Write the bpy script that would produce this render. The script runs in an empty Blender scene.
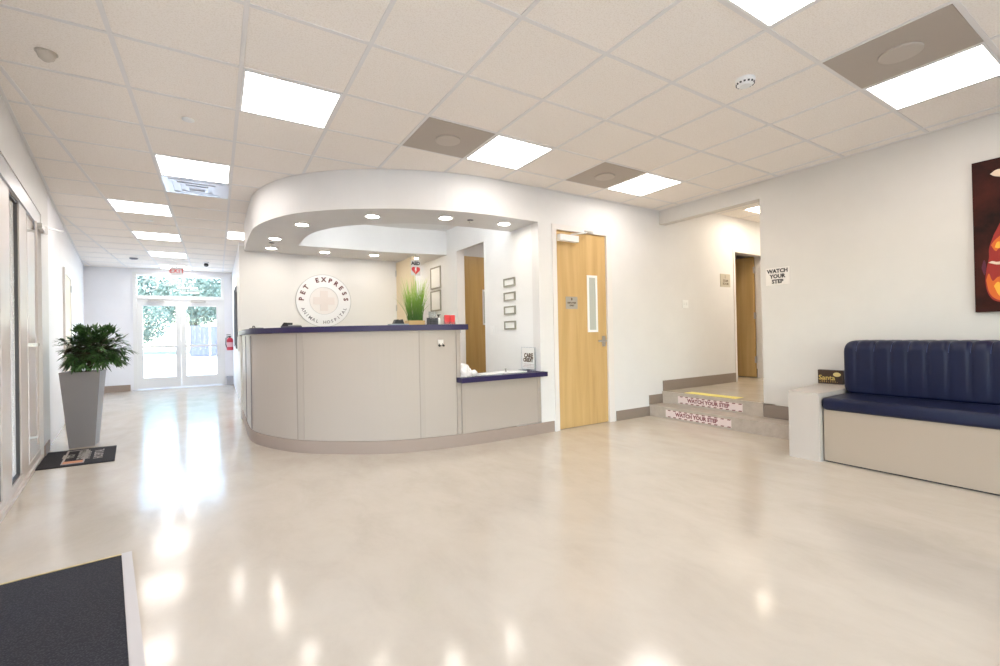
import bpy, bmesh, math, random
from mathutils import Vector, Matrix
random.seed(7)
C = bpy.context.scene.collection
H = 1.1339           # eye height above the floor
CEIL = 2.782
# ------------------------------------------------------------------ camera
def cam_axes(yaw, pit, rol):
    f = Vector((math.sin(yaw)*math.cos(pit), math.cos(yaw)*math.cos(pit), math.sin(pit)))
    r = Vector((math.cos(yaw), -math.sin(yaw), 0)); u = r.cross(f)
    c, s = math.cos(rol), math.sin(rol)
    return c*r+s*u, -s*r+c*u, f
r_, u_, f_ = cam_axes(0.5605458733, 0.0069325229, -0.0194314863)
cd = bpy.data.cameras.new('camera'); cam = bpy.data.objects.new('camera', cd); C.objects.link(cam)
cd.sensor_width = 36; cd.lens = 36*451.533/1000; cd.shift_y = -0.00253; cd.clip_start = 0.02; cd.clip_end = 300
m = Matrix.Identity(4)
for i in range(3):
    m[i][0] = r_[i]; m[i][1] = u_[i]; m[i][2] = -f_[i]
m[2][3] = H
cam.matrix_world = m
bpy.context.scene.camera = cam
# ------------------------------------------------------------------ world, sun, exposure
sc = bpy.context.scene
sc.view_settings.view_transform = 'Standard'; sc.view_settings.look = 'None'
sc.view_settings.gamma = 1; sc.view_settings.use_curve_mapping = False
sc.view_settings.exposure = -0.05
w = bpy.data.worlds.new('sky'); sc.world = w; w.use_nodes = True
nt = w.node_tree; nt.nodes.clear()
out = nt.nodes.new('ShaderNodeOutputWorld'); bg = nt.nodes.new('ShaderNodeBackground')
sky = nt.nodes.new('ShaderNodeTexSky'); sky.sky_type = 'NISHITA'; sky.sun_disc = False
sky.sun_elevation = math.radians(48); sky.sun_rotation = math.radians(200); sky.air_density = 1.0
bg.inputs[1].default_value = 2.0
nt.links.new(sky.outputs[0], bg.inputs[0]); nt.links.new(bg.outputs[0], out.inputs[0])
sd = bpy.data.lights.new('sun', 'SUN'); sd.energy = 10.0; sd.angle = math.radians(1.0); sd.color = (1, .96, .9)
sun = bpy.data.objects.new('sun', sd); C.objects.link(sun)
sun.rotation_euler = (math.radians(14), math.radians(-12), 0)   # high sun from behind the building: lights the yard beyond the end doors
LIGHT_E = 13.0; DOWN_E = 60.0

# ------------------------------------------------------------------ materials
MATS = {}
def mat(name, col, rough=.6, metal=0, spec=.5, coat=0, alpha=None, trans=0):
    if name in MATS: return MATS[name]
    m = bpy.data.materials.new(name); m.use_nodes = True; MATS[name] = m
    b = m.node_tree.nodes['Principled BSDF']
    b.inputs['Base Color'].default_value = (*col, 1); b.inputs['Roughness'].default_value = rough
    b.inputs['Metallic'].default_value = metal; b.inputs['Specular IOR Level'].default_value = spec
    b.inputs['Coat Weight'].default_value = coat
    if trans: b.inputs['Transmission Weight'].default_value = trans
    return m
def bsdf(m): return m.node_tree.nodes['Principled BSDF']
def noise_col(m, c1, c2, scale, detail=3, rough=.6, stretch=(1,1,1), p=(.35,.65), bump=0, bscale=None, bdist=.002):
    t = m.node_tree; N = t.nodes; L = t.links
    tc = N.new('ShaderNodeTexCoord'); mp = N.new('ShaderNodeMapping'); mp.inputs['Scale'].default_value = stretch
    L.new(tc.outputs['Object'], mp.inputs[0])
    n = N.new('ShaderNodeTexNoise'); n.inputs['Scale'].default_value = scale; n.inputs['Detail'].default_value = detail; n.inputs['Roughness'].default_value = rough
    L.new(mp.outputs[0], n.inputs['Vector'])
    cr = N.new('ShaderNodeValToRGB'); cr.color_ramp.elements[0].position = p[0]; cr.color_ramp.elements[1].position = p[1]
    cr.color_ramp.elements[0].color = (*c1, 1); cr.color_ramp.elements[1].color = (*c2, 1)
    L.new(n.outputs['Fac'], cr.inputs[0]); L.new(cr.outputs[0], bsdf(m).inputs['Base Color'])
    if bump:
        n2 = N.new('ShaderNodeTexNoise'); n2.inputs['Scale'].default_value = bscale or scale; n2.inputs['Detail'].default_value = 2
        L.new(tc.outputs['Object'], n2.inputs['Vector'])
        bp = N.new('ShaderNodeBump'); bp.inputs['Strength'].default_value = bump; bp.inputs['Distance'].default_value = bdist
        L.new(n2.outputs['Fac'], bp.inputs['Height']); L.new(bp.outputs[0], bsdf(m).inputs['Normal'])
    return m
def emit(name, col, e):
    m = bpy.data.materials.new(name); m.use_nodes = True; MATS[name] = m
    b = bsdf(m); b.inputs['Base Color'].default_value = (.8,.8,.8,1)
    b.inputs['Emission Color'].default_value = (*col, 1); b.inputs['Emission Strength'].default_value = e
    return m
WALL = mat('white_paint', (.80,.75,.72), .5); noise_col(WALL, (.75,.735,.72), (.77,.755,.74), 3, bump=.08, bscale=160, bdist=.001)
WALL_WARM = mat('white_paint_warm_lit', (.72,.66,.60), .5); noise_col(WALL_WARM, (.675,.645,.60), (.695,.665,.62), 3, bump=.08, bscale=160, bdist=.001)  # right wall: same white paint, with the warm lamplight tinted into its colour
WALL_BRIGHT = mat('white_paint_bright_lit', (.84,.84,.83), .5); noise_col(WALL_BRIGHT, (.83,.83,.82), (.85,.85,.84), 3, bump=.06, bscale=160, bdist=.001)  # reception copy of the white paint, whitened to carry its cooler light
WALL_DAYLIT = mat('white_paint_daylit', (.84,.84,.88), .5); noise_col(WALL_DAYLIT, (.88,.88,.91), (.90,.90,.93), 3, bump=.06, bscale=160, bdist=.001)  # hall walls: bluish daylight mixed into the white paint colour
WHITE = mat('bright_white', (.86,.86,.85), .4)
TRIMW = mat('trim_white', (.79,.745,.71), .4)
BASE = mat('grey_base', (.36,.28,.235), .55, spec=.3)
LAM = mat('warm_grey_laminate', (.455,.393,.34), .4, spec=.35); 
LAMD = mat('laminate_batten', (.435,.375,.325), .4, spec=.35)
BENCH = mat('bench_laminate', (.445,.36,.28), .45, spec=.35)
NAVY = mat('navy_counter', (.030,.022,.075), .38, spec=.3)
FLOOR = mat('polished_floor', (.6,.5,.4), .13, spec=.6)
# marbled epoxy floor: two noises, glossy
def floor_mat():
    m = FLOOR; t = m.node_tree; N = t.nodes; L = t.links
    tc = N.new('ShaderNodeTexCoord')
    mp = N.new('ShaderNodeMapping'); mp.inputs['Scale'].default_value = (1, .55, 1); mp.inputs['Rotation'].default_value = (0,0,.5)
    L.new(tc.outputs['Object'], mp.inputs[0])
    n = N.new('ShaderNodeTexNoise'); n.inputs['Scale'].default_value = 3.4; n.inputs['Detail'].default_value = 9; n.inputs['Roughness'].default_value = .68; n.inputs['Distortion'].default_value = .35
    L.new(mp.outputs[0], n.inputs['Vector'])
    cr = N.new('ShaderNodeValToRGB'); e = cr.color_ramp.elements
    e[0].position = .28; e[0].color = (.545,.475,.39,1); e[1].position = .74; e[1].color = (.635,.565,.475,1)
    x = e.new(.5); x.color = (.595,.525,.435,1)
    L.new(n.outputs['Fac'], cr.inputs[0]); L.new(cr.outputs[0], bsdf(m).inputs['Base Color'])
    n2 = N.new('ShaderNodeTexNoise'); n2.inputs['Scale'].default_value = 9; n2.inputs['Detail'].default_value = 4
    L.new(tc.outputs['Object'], n2.inputs['Vector'])
    bp = N.new('ShaderNodeBump'); bp.inputs['Strength'].default_value = .12; bp.inputs['Distance'].default_value = .004
    L.new(n2.outputs['Fac'], bp.inputs['Height']); L.new(bp.outputs[0], bsdf(m).inputs['Normal'])
    mr = N.new('ShaderNodeMapRange'); mr.inputs['To Min'].default_value = .09; mr.inputs['To Max'].default_value = .19
    L.new(n.outputs['Fac'], mr.inputs['Value']); L.new(mr.outputs[0], bsdf(m).inputs['Roughness'])
floor_mat()
STEPM = mat('step_concrete', (.5,.45,.38), .35); noise_col(STEPM, (.43,.365,.30), (.52,.45,.38), 9, 6)
TILE = mat('ceiling_tile', (.84,.79,.74), .9, spec=.2)
noise_col(TILE, (.86,.79,.715), (.95,.89,.83), 120, 3, .7, p=(.36,.52), bump=.15, bscale=130, bdist=.002)
GRID = mat('grid_white', (.82,.79,.77), .5)
ALU = mat('silver_metal', (.55,.55,.56), .35, .85)
SPKM = mat('speaker_panel', (.46,.40,.345), .55, .0, spec=.3)
FRAMEP = mat('storefront_paint', (.66,.60,.56), .35)
GREYD = mat('dark_gasket', (.03,.025,.025), .5)
CHROME = mat('brushed_chrome', (.6,.58,.56), .28, .95)
BLACK = mat('black_plastic', (.02,.02,.022), .4)
DGREY = mat('dark_grey', (.10,.10,.11), .5)
RED = mat('red_card', (.75,.06,.06), .4)
REDP = mat('red_paint', (.55,.03,.06), .3)
SOFA = mat('blue_vinyl', (.006,.009,.038), .42, spec=.33); noise_col(SOFA, (.0045,.007,.031), (.0055,.009,.036), 6, bump=.12, bscale=90, bdist=.001)
PLANT = mat('dark_leaf', (.03,.09,.025), .45); noise_col(PLANT, (.022,.065,.018), (.09,.19,.055), 14)
STEMM = mat('plant_stem', (.07,.06,.03), .7)
SOIL = mat('soil', (.03,.02,.015), .9)
PLANTER = mat('grey_planter', (.29,.275,.285), .4)
GRASS = mat('fresh_grass', (.16,.38,.04), .5)
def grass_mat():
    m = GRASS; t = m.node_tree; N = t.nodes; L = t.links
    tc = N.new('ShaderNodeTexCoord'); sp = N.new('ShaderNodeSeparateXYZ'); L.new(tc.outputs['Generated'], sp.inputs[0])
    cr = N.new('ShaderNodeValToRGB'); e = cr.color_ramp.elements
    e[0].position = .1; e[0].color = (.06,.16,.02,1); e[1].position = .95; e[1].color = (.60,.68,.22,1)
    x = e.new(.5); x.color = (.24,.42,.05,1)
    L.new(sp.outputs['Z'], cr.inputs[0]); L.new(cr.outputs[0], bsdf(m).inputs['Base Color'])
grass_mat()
TANBOX = mat('tan_wood_box', (.58,.38,.16), .5)
WOOD = mat('maple_veneer', (.7,.45,.2), .35)
def wood_mat(m, c1, c2, c3):
    t = m.node_tree; N = t.nodes; L = t.links
    tc = N.new('ShaderNodeTexCoord'); mp = N.new('ShaderNodeMapping'); mp.inputs['Scale'].default_value = (7, 7, .45)
    L.new(tc.outputs['Object'], mp.inputs[0])
    n = N.new('ShaderNodeTexNoise'); n.inputs['Scale'].default_value = 1.4; n.inputs['Detail'].default_value = 7; n.inputs['Roughness'].default_value = .55; n.inputs['Distortion'].default_value = .5
    L.new(mp.outputs[0], n.inputs['Vector'])
    cr = N.new('ShaderNodeValToRGB'); e = cr.color_ramp.elements
    e[0].position = .3; e[0].color = (*c1,1); e[1].position = .7; e[1].color = (*c3,1); x = e.new(.5); x.color = (*c2,1)
    L.new(n.outputs['Fac'], cr.inputs[0]); L.new(cr.outputs[0], bsdf(m).inputs['Base Color'])
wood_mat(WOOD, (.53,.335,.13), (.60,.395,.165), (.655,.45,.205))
WOODP = mat('pale_door', (.80,.66,.45), .4)
FABM = mat('black_mat', (.03,.03,.035), .8, spec=.3)
BASE2 = mat('dark_grey_base', (.27,.215,.175), .55, spec=.3)
def mat_mat():
    m = FABM; t = m.node_tree; N = t.nodes; L = t.links
    tc = N.new('ShaderNodeTexCoord')
    n = N.new('ShaderNodeTexVoronoi'); n.inputs['Scale'].default_value = 130
    L.new(tc.outputs['Object'], n.inputs['Vector'])
    cr = N.new('ShaderNodeValToRGB'); cr.color_ramp.elements[0].color = (.055,.05,.055,1); cr.color_ramp.elements[1].color = (.02,.018,.022,1)
    cr.color_ramp.elements[1].position = .5
    L.new(n.outputs['Distance'], cr.inputs[0]); L.new(cr.outputs[0], bsdf(m).inputs['Base Color'])
    bp = N.new('ShaderNodeBump'); bp.inputs['Strength'].default_value = .5; bp.inputs['Distance'].default_value = .003
    L.new(n.outputs['Distance'], bp.inputs['Height']); L.new(bp.outputs[0], bsdf(m).inputs['Normal'])
mat_mat()
GOLD = mat('brass_edge', (.62,.48,.22), .35, .7)
def glass_mat(name, tint, a):
    m = bpy.data.materials.new(name); m.use_nodes = True; MATS[name] = m
    t = m.node_tree; N = t.nodes; L = t.links; N.clear()
    o = N.new('ShaderNodeOutputMaterial'); mx = N.new('ShaderNodeMixShader'); mx.inputs[0].default_value = a
    tr = N.new('ShaderNodeBsdfTransparent'); tr.inputs[0].default_value = (*tint,1)
    g = N.new('ShaderNodeBsdfGlossy'); g.inputs['Roughness'].default_value = .02
    L.new(tr.outputs[0], mx.inputs[1]); L.new(g.outputs[0], mx.inputs[2]); L.new(mx.outputs[0], o.inputs[0])
    return m
GLASS = glass_mat('clear_glass', (.95,.98,.97), .08)
DGLASS = glass_mat('store_glass', (.84,.85,.84), .14)
ACRY = glass_mat('acrylic', (.93,.95,.97), .12)
GROUND = mat('pale_paving', (.62,.61,.58), .8); noise_col(GROUND, (.57,.56,.53), (.66,.65,.62), 2, 5)
LAWN = mat('lawn_green', (.10,.22,.05), .9); noise_col(LAWN, (.16,.20,.14), (.22,.26,.18), 5, 5)
TREE = mat('tree_green', (.12,.26,.07), .8); noise_col(TREE, (.08,.12,.10), (.17,.24,.20), 2.5, 5)
BARK = mat('bark', (.12,.09,.06), .9)
BLUEC = mat('blue_painted_metal', (.085,.095,.17), .6)
PAPER = mat('paper_white', (.85,.85,.83), .6)
PLATE = mat('sign_beige', (.52,.47,.37), .45)
PLATEB = mat('sign_grey', (.42,.39,.33), .4, .2)
INK = mat('sign_ink', (.035,.03,.03), .5)
INKB = mat('sign_brown_ink', (.13,.09,.06), .5)
MAROON = mat('maroon_letters', (.13,.035,.04), .4)
GREYL = mat('grey_letters', (.20,.19,.22), .4)
STKR = mat('sticker_pink', (.80,.68,.66), .5)
STKB = mat('sticker_stripes', (.26,.10,.11), .5)
YELL = mat('yellow_tape', (.80,.68,.16), .5)
FRM = mat('grey_frame', (.28,.27,.22), .4)
BLKSIGN = mat('dark_brown_sign', (.045,.022,.012), .4)
GOLDP = mat('gold_paint', (.62,.45,.12), .5)
TROF = emit('troffer_diffuser', (1,.94,.895), LIGHT_E)
TROFW = emit('warm_diffuser', (1,.88,.72), 20.0)
DOWN = emit('downlight_lens', (1,.93,.84), DOWN_E)
EXITM = emit('exit_letters', (1,.06,.03), .5); bsdf(EXITM).inputs['Base Color'].default_value = (.35,.01,.005,1)
DISC = mat('white_disc', (.84,.84,.86), .3)
CREAM2 = mat('cream_card', (.82,.76,.66), .6)

# ------------------------------------------------------------------ helpers
ORG = {}
def org(p):
    while p is not None:
        if p.name in ORG: return ORG[p.name]
        p = p.parent
    return Vector((0,0,0))
def obj(name, bm, m, parent=None, smooth=False, bevel=0):
    if bevel:
        bmesh.ops.bevel(bm, geom=[e for e in bm.edges if len(e.link_faces)==2 and e.calc_face_angle(0) > .5], offset=bevel, segments=2, affect='EDGES', profile=.5)
    o0 = org(parent)
    if parent is not None: bmesh.ops.translate(bm, verts=bm.verts, vec=-o0)
    bmesh.ops.recalc_face_normals(bm, faces=bm.faces)
    me = bpy.data.meshes.new(name); bm.to_mesh(me); bm.free()
    me.materials.append(m)
    if smooth:
        for p in me.polygons: p.use_smooth = True
    o = bpy.data.objects.new(name, me); C.objects.link(o)
    if parent is not None: o.parent = parent
    return o
def tag(o, label=None, cat=None, group=None, kind=None):
    if label: o['label'] = label
    if cat: o['category'] = cat
    if group: o['group'] = group
    if kind: o['kind'] = kind
    return o
def struct(name, bm, m, parent=None, **k): return tag(obj(name, bm, m, parent, **k), kind='structure')
def thing(name, loc, label, cat, group=None):
    o = bpy.data.objects.new(name, None); C.objects.link(o); o.location = loc; o.empty_display_size = .05
    ORG[o.name] = Vector(loc)
    return tag(o, label, cat, group)
def copy_tree(o, parent=None):
    c = o.copy(); C.objects.link(c); c.parent = parent
    for ch in list(o.children): copy_tree(ch, c)
    return c
def recentre(o):
    """origin of a single-mesh thing to its own base centre"""
    me = o.data; vs = [v.co for v in me.vertices]
    c = Vector(((min(v.x for v in vs)+max(v.x for v in vs))/2, (min(v.y for v in vs)+max(v.y for v in vs))/2, min(v.z for v in vs)))
    me.transform(Matrix.Translation(-c)); o.location = c
    return o
def B(): return bmesh.new()
def box(bm, x0,x1,y0,y1,z0,z1, M=None):
    M = M or Matrix.Identity(4)
    vs = [bm.verts.new(M @ Vector(p)) for p in [(x0,y0,z0),(x1,y0,z0),(x1,y1,z0),(x0,y1,z0),(x0,y0,z1),(x1,y0,z1),(x1,y1,z1),(x0,y1,z1)]]
    for f in [(0,3,2,1),(4,5,6,7),(0,1,5,4),(1,2,6,5),(2,3,7,6),(3,0,4,7)]: bm.faces.new([vs[i] for i in f])
    return bm
def bx(*a, M=None): return box(B(), *a, M=M)
def prism(bm, pts, z0, z1, M=None):
    M = M or Matrix.Identity(4)
    lo = [bm.verts.new(M @ Vector((x,y,z0))) for x,y in pts]; hi = [bm.verts.new(M @ Vector((x,y,z1))) for x,y in pts]
    bm.faces.new(lo[::-1]); bm.faces.new(hi); n = len(pts)
    for i in range(n): bm.faces.new([lo[i], lo[(i+1)%n], hi[(i+1)%n], hi[i]])
    return bm
def cyl(bm, a, b, r0, r1=None, seg=16, caps=True):
    r1 = r0 if r1 is None else r1; a = Vector(a); b = Vector(b); d = (b-a).normalized()
    x = d.orthogonal().normalized(); y = d.cross(x)
    A = [bm.verts.new(a + (x*math.cos(t)+y*math.sin(t))*r0) for t in [2*math.pi*i/seg for i in range(seg)]]
    Bv = [bm.verts.new(b + (x*math.cos(t)+y*math.sin(t))*r1) for t in [2*math.pi*i/seg for i in range(seg)]]
    for i in range(seg): bm.faces.new([A[i], A[(i+1)%seg], Bv[(i+1)%seg], Bv[i]])
    if caps: bm.faces.new(A[::-1]); bm.faces.new(Bv)
    return bm
def lathe(bm, prof, M, seg=24):
    rings = []
    for r, z in prof:
        rings.append([bm.verts.new(M @ Vector((r*math.cos(2*math.pi*i/seg), r*math.sin(2*math.pi*i/seg), z))) for i in range(seg)])
    for a, b in zip(rings, rings[1:]):
        for i in range(seg): bm.faces.new([a[i], a[(i+1)%seg], b[(i+1)%seg], b[i]])
    bm.faces.new(rings[0][::-1]); bm.faces.new(rings[-1])
    return bm
def tube(bm, pts, r, seg=8):
    pts = [Vector(p) for p in pts]; rings = []
    for i, p in enumerate(pts):
        d = (pts[min(i+1,len(pts)-1)] - pts[max(i-1,0)]).normalized(); x = d.cross(Vector((0.13,.31,.94))).normalized(); y = d.cross(x)
        rings.append([bm.verts.new(p + (x*math.cos(t)+y*math.sin(t))*r) for t in [2*math.pi*k/seg for k in range(seg)]])
    for a, b in zip(rings, rings[1:]):
        for i in range(seg): bm.faces.new([a[i], a[(i+1)%seg], b[(i+1)%seg], b[i]])
    bm.faces.new(rings[0][::-1]); bm.faces.new(rings[-1])
    return bm
def offs(pts, d):
    """offset an open 2-D polyline; positive = to the right of travel"""
    r = []
    for i, p in enumerate(pts):
        a = Vector(pts[max(i-1,0)]); b = Vector(pts[min(i+1,len(pts)-1)]); t = (b-a).normalized()
        r.append((p[0]+t.y*d, p[1]-t.x*d))
    return r
def sweep(bm, pts, d0, d1, z0, z1):
    a = offs(pts, d0); b = offs(pts, d1)
    R = []
    for (x0,y0),(x1,y1) in zip(a, b):
        R.append([bm.verts.new((x0,y0,z0)), bm.verts.new((x1,y1,z0)), bm.verts.new((x1,y1,z1)), bm.verts.new((x0,y0,z1))])
    for p, q in zip(R, R[1:]):
        for i in range(4): bm.faces.new([p[i], p[(i+1)%4], q[(i+1)%4], q[i]])
    bm.faces.new(R[0]); bm.faces.new(R[-1][::-1])
    return bm
def catmull(P, n=8):
    P = [Vector(p) for p in P]; P = [P[0]*2-P[1]] + P + [P[-1]*2-P[-2]]; o = []
    for i in range(1, len(P)-2):
        for k in range(n):
            t = k/n; a,b,c,d = P[i-1:i+3]
            q = .5*((2*b)+(-a+c)*t+(2*a-5*b+4*c-d)*t*t+(-a+3*b-3*c+d)*t**3); o.append((q.x,q.y))
    o.append((P[-2].x, P[-2].y)); return o
def frame_Y(x, y, z): # on a wall facing -Y (viewer sees X to the right)
    return Matrix(((1,0,0,x),(0,0,-1,y),(0,1,0,z),(0,0,0,1)))
def frame_X(x, y, z): # on a wall facing -X (viewer sees -Y to the right)
    return Matrix(((0,0,-1,x),(-1,0,0,y),(0,1,0,z),(0,0,0,1)))
def text_bm(s, size, M, depth=.002, align='CENTER', bold=0, sx=1.0, spacing=1.0):
    cu = bpy.data.curves.new('t', 'FONT'); cu.body = s; cu.size = size; cu.align_x = align; cu.align_y = 'CENTER'; cu.extrude = depth/2
    cu.offset = bold; cu.resolution_u = 2; cu.space_line = .95; cu.space_character = spacing
    o = bpy.data.objects.new('t', cu); C.objects.link(o)
    bpy.context.view_layer.update()
    me = bpy.data.meshes.new_from_object(o.evaluated_get(bpy.context.evaluated_depsgraph_get()))
    bm = B(); bm.from_mesh(me); bpy.data.objects.remove(o); bpy.data.curves.remove(cu); bpy.data.meshes.remove(me)
    bmesh.ops.transform(bm, matrix=M @ Matrix.Diagonal((sx,1,1,1)), verts=bm.verts)
    return bm
def join(bm, other):
    me = bpy.data.meshes.new('tmp'); other.to_mesh(me); other.free(); bm.from_mesh(me); bpy.data.meshes.remove(me); return bm

# left wall runs 8 degrees off the hall axis
P0 = Vector((-1.188, 4.244)); LD = Vector((-.1377, .9905)); LN = Vector((.9905, .1377))
ML = Matrix(((LN.x, LD.x, 0, P0.x), (LN.y, LD.y, 0, P0.y), (0, 0, 1, 0), (0,0,0,1)))   # local x = into the room, y = along wall away, z up

# ------------------------------------------------------------------ floor, ceiling
bm = B(); box(bm, -3.4, 5.176, -4.2, 13.2, -.12, 0)
struct('floor', bm, FLOOR)
struct('floor_corridor', bx(5.176, 9.6, 2.6, 6.6, -.12, .30), FLOOR)
# front steps: lower tread in front of the opening
struct('floor_step', bx(4.89, 5.174, 2.165, 4.072, 0.0, .145), STEPM, bevel=.006)
struct('floor_riser', bx(5.156, 5.176, 2.722, 4.072, .145, .302), STEPM)
struct('ceiling', bx(-3.4, 5.30, -4.2, 13.25, CEIL, CEIL+.08), TILE)
bm = B(); TX0 = -1.073; TY0 = 3.128; tw = .012
for i in range(-4, 11):
    x = TX0+.61*i
    if -3.2 < x < 5.17: box(bm, x-tw, x+tw, -4.1, 13.05, CEIL-.005, CEIL+.002)
struct('ceiling_grid', bm, GRID)
bm = B()
for k in range(-11, 17):
    y = TY0+.61*k
    box(bm, -3.1, 5.176, y-tw, y+tw, CEIL-.0042, CEIL+.002)
struct('ceiling_cross_grid', bm, GRID)
struct('ceiling_corridor', bx(5.30, 9.6, 2.6, 6.6, 2.911, 3.0), TILE)
bm = B()
for k in range(8): box(bm, 5.33+.61*k-tw, 5.33+.61*k+tw, 2.72, 4.074, 2.906, 2.913)
for y in (3.03, 3.64): box(bm, 5.3, 9.5, y-tw, y+tw, 2.9065, 2.913)
struct('ceiling_corridor_grid', bm, GRID)

# ------------------------------------------------------------------ walls
YF = 4.074; XR = 5.176
bm = B()       # wall_front: x 3.09 .. 9.5 with door openings
for x0,x1,z0,z1 in [(3.09,3.325,0,CEIL),(3.325,4.165,2.35,CEIL),(4.165,5.30,0,CEIL),(5.30,6.96,.3,2.95),(6.96,7.83,2.375,2.95),(7.83,9.6,.3,2.95)]:
    box(bm, x0,x1,YF,YF+.13,z0,z1)
struct('wall_front', bm, WALL)
bm = B()
box(bm, XR, XR+.13, -4.2, 2.722, 0, CEIL); box(bm, XR, XR+.13, 2.722, YF, 2.59, 2.97)
struct('wall_right', bm, WALL_WARM)
struct('wall_corridor', bx(XR+.13, 9.6, 2.6, 2.722, .3, 2.95), WALL)
struct('wall_corridor_end', bx(9.5, 9.62, 2.722, 6.6, .3, 2.95), WALL)
bm = B(); box(bm, -1.2, 5.3, -4.2, -4.08, 2.45, CEIL); box(bm, 2.99, 5.3, -4.2, -4.08, 0, 2.45); box(bm, -1.2, .05, -4.2, -4.08, 0, 2.45)
struct('wall_back', bm, WALL)
bm = B(); box(bm, .05,2.99,-4.18,-4.10,0,.10); box(bm, .05,2.99,-4.18,-4.10,2.38,2.45)
for k in range(4): box(bm, .05+.96*k, .11+.96*k, -4.18,-4.10,.10,2.38)
w2 = struct('window_added', bm, FRAMEP); tag(obj('glass', bx(.06,2.98,-4.145,-4.139,.10,2.38), GLASS, w2), kind='structure')  # unseen glazing added so light off the ground outside reaches the ceiling
# reception right wall x=3.09 with doorway
bm = B()
for y0,y1,z0,z1 in [(YF+.13,5.30,0,CEIL),(5.30,6.12,2.43,CEIL),(6.12,8.6,0,CEIL)]:
    box(bm, 3.09,3.22,y0,y1,z0,z1)
struct('wall_reception', bm, WALL_BRIGHT)
# wall behind reception carrying the logo disc; it stops a little short of the ceiling at its hall end
bm = B(); box(bm, .285, 2.60, 7.40, 7.52, 0, 2.46); box(bm, 2.60, 3.09, 7.40, 7.52, 2.37, 2.46)
struct('wall_logo', bm, mat('soft_white_paint', (.79,.775,.76), .5))
struct('wall_alcove', bx(1.9, 3.09, 8.6, 8.72, 0, CEIL), WALL)
struct('wall_alcove_side', bx(1.78, 1.9, 7.52, 8.9, 0, CEIL), WALL)
struct('wall_hall', bx(.345, 1.9, 8.9, 13.1, 0, CEIL), WALL_DAYLIT)
# back room seen through the reception doorway
bm = B(); box(bm, 3.22, 5.2, 6.46, 6.58, 0, CEIL); box(bm, 5.18, 5.3, YF+.13, 6.46, 0, CEIL)
struct('wall_back_room', bm, WALL)
bm = B(); box(bm, 6.4, 9.5, 6.48, 6.6, .3, 2.95); box(bm, 6.3,6.42, YF+.13, 6.6, .3, 2.95)
struct('wall_exam_room', bm, WALL)
# end wall with opening for the double doors
bm = B()
for x0,x1,z0,z1 in [(-3.1,-1.60,0,CEIL),(.17,.345,0,CEIL),(-1.60,.17,2.70,CEIL)]: box(bm, x0,x1,13.10,13.25,z0,z1)
struct('wall_end', bm, WALL_DAYLIT)
# left wall: header over the glazing, pier, and the set-back stretch beyond
bm = B(); box(bm, -.15,0,-8.6,2.50,2.40,CEIL, M=ML); box(bm, -.15,0,1.95,2.50,0,2.40, M=ML)
struct('wall_left', bm, WALL)
struct('wall_hall_left', bx(-.20,-.012,2.501,9.15,0,CEIL, M=ML), WALL_DAYLIT)

# baseboards
bt = .012
bm = B(); box(bm, 4.27, 4.888, YF-bt, YF-.0005, 0, .125); box(bm, 4.89, 5.17, YF-bt, YF-.0005, .147, .27); box(bm, 5.177, 6.93, YF-bt, YF-.0005, .302, .445)
struct('baseboard_front', bm, BASE2)
bm = B(); box(bm, XR-bt, XR-.0005, 2.18, 2.722, .147, .29)
struct('baseboard_right', bm, BASE2)
bm = B(); box(bm, 0.0005, bt, 1.97, 2.35, 0, .11, M=ML); box(bm, -.0995, -.088, 2.352, 4.2, 0, .11, M=ML); box(bm, -.0995, -.088, 5.4, 9.0, 0, .11, M=ML)
struct('baseboard_left', bm, BASE)
bm = B(); box(bm, -2.35,-1.66,13.088,13.0995,0,.14); box(bm, .21,.33,13.088,13.0995,.06,.2)
struct('baseboard_end', bm, BASE)
# aluminium wall angle where tiles meet the walls
bm = B(); box(bm, XR-.02, XR-.0005, -4.0, YF-.001, CEIL-.006, CEIL-.001); box(bm, 3.1, XR-.021, YF-.02, YF-.0005, CEIL-.006, CEIL-.001)
box(bm, .0005,.022,-8.5,2.50,CEIL-.0065,CEIL-.001,M=ML); box(bm, -.0115,.01,2.502,9.0,CEIL-.0065,CEIL-.001,M=ML)
struct('trim_1', bm, GRID)

# ------------------------------------------------------------------ soffit over the reception
CUR = catmull([(.35,7.40),(.35,6.6),(.36,6.0),(.385,5.75),(.455,5.45),(.58,5.14),(.715,4.92),(.89,4.73),(1.13,4.53),(1.54,4.30),(1.98,4.145),(2.3,4.088),(2.56,4.0745),(3.09,4.074)], 5)
SOFZ = 2.39
cut = catmull([(.96,6.68),(.96,6.13),(1.0,5.77),(1.12,5.46),(1.22,5.30),(1.42,5.10),(1.87,4.80),(2.39,4.68),(3.07,4.64)], 5) + [(3.07,6.45),(2.39,6.60)]
bm = B()
cut[-2:] = []                       # front and hall edges of the raised recess; it runs out to the side wall
path = cut + [(3.0895, 4.635)]
ringp = CUR[:-1] + [(3.0895,4.074)] + path[::-1] + [(2.39,6.60),(3.0895,6.46),(3.0895,7.40)]
def loop(bm, pts, z):
    vs = [bm.verts.new((x,y,z)) for x,y in pts]
    return vs, [bm.edges.new((vs[i], vs[(i+1)%len(vs)])) for i in range(len(vs))]
ov, oe = loop(bm, ringp, SOFZ)
bmesh.ops.triangle_fill(bm, use_beauty=True, use_dissolve=False, edges=oe)
def wallup(bm, vs, z, closed=True):
    top = [bm.verts.new((v.co.x, v.co.y, z)) for v in vs]
    for i in range(len(vs) if closed else len(vs)-1):
        j = (i+1)%len(vs); bm.faces.new([vs[i], vs[j], top[j], top[i]])
    return top
wallup(bm, ov[:len(CUR)], CEIL-.002, False)
bm2 = B()
wallup(bm2, [bm2.verts.new((x,y,SOFZ+.001)) for x,y in offs(path+[(3.0895,6.46),(2.39,6.60)]+path[:1], 0)], CEIL-.013, False)
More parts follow.
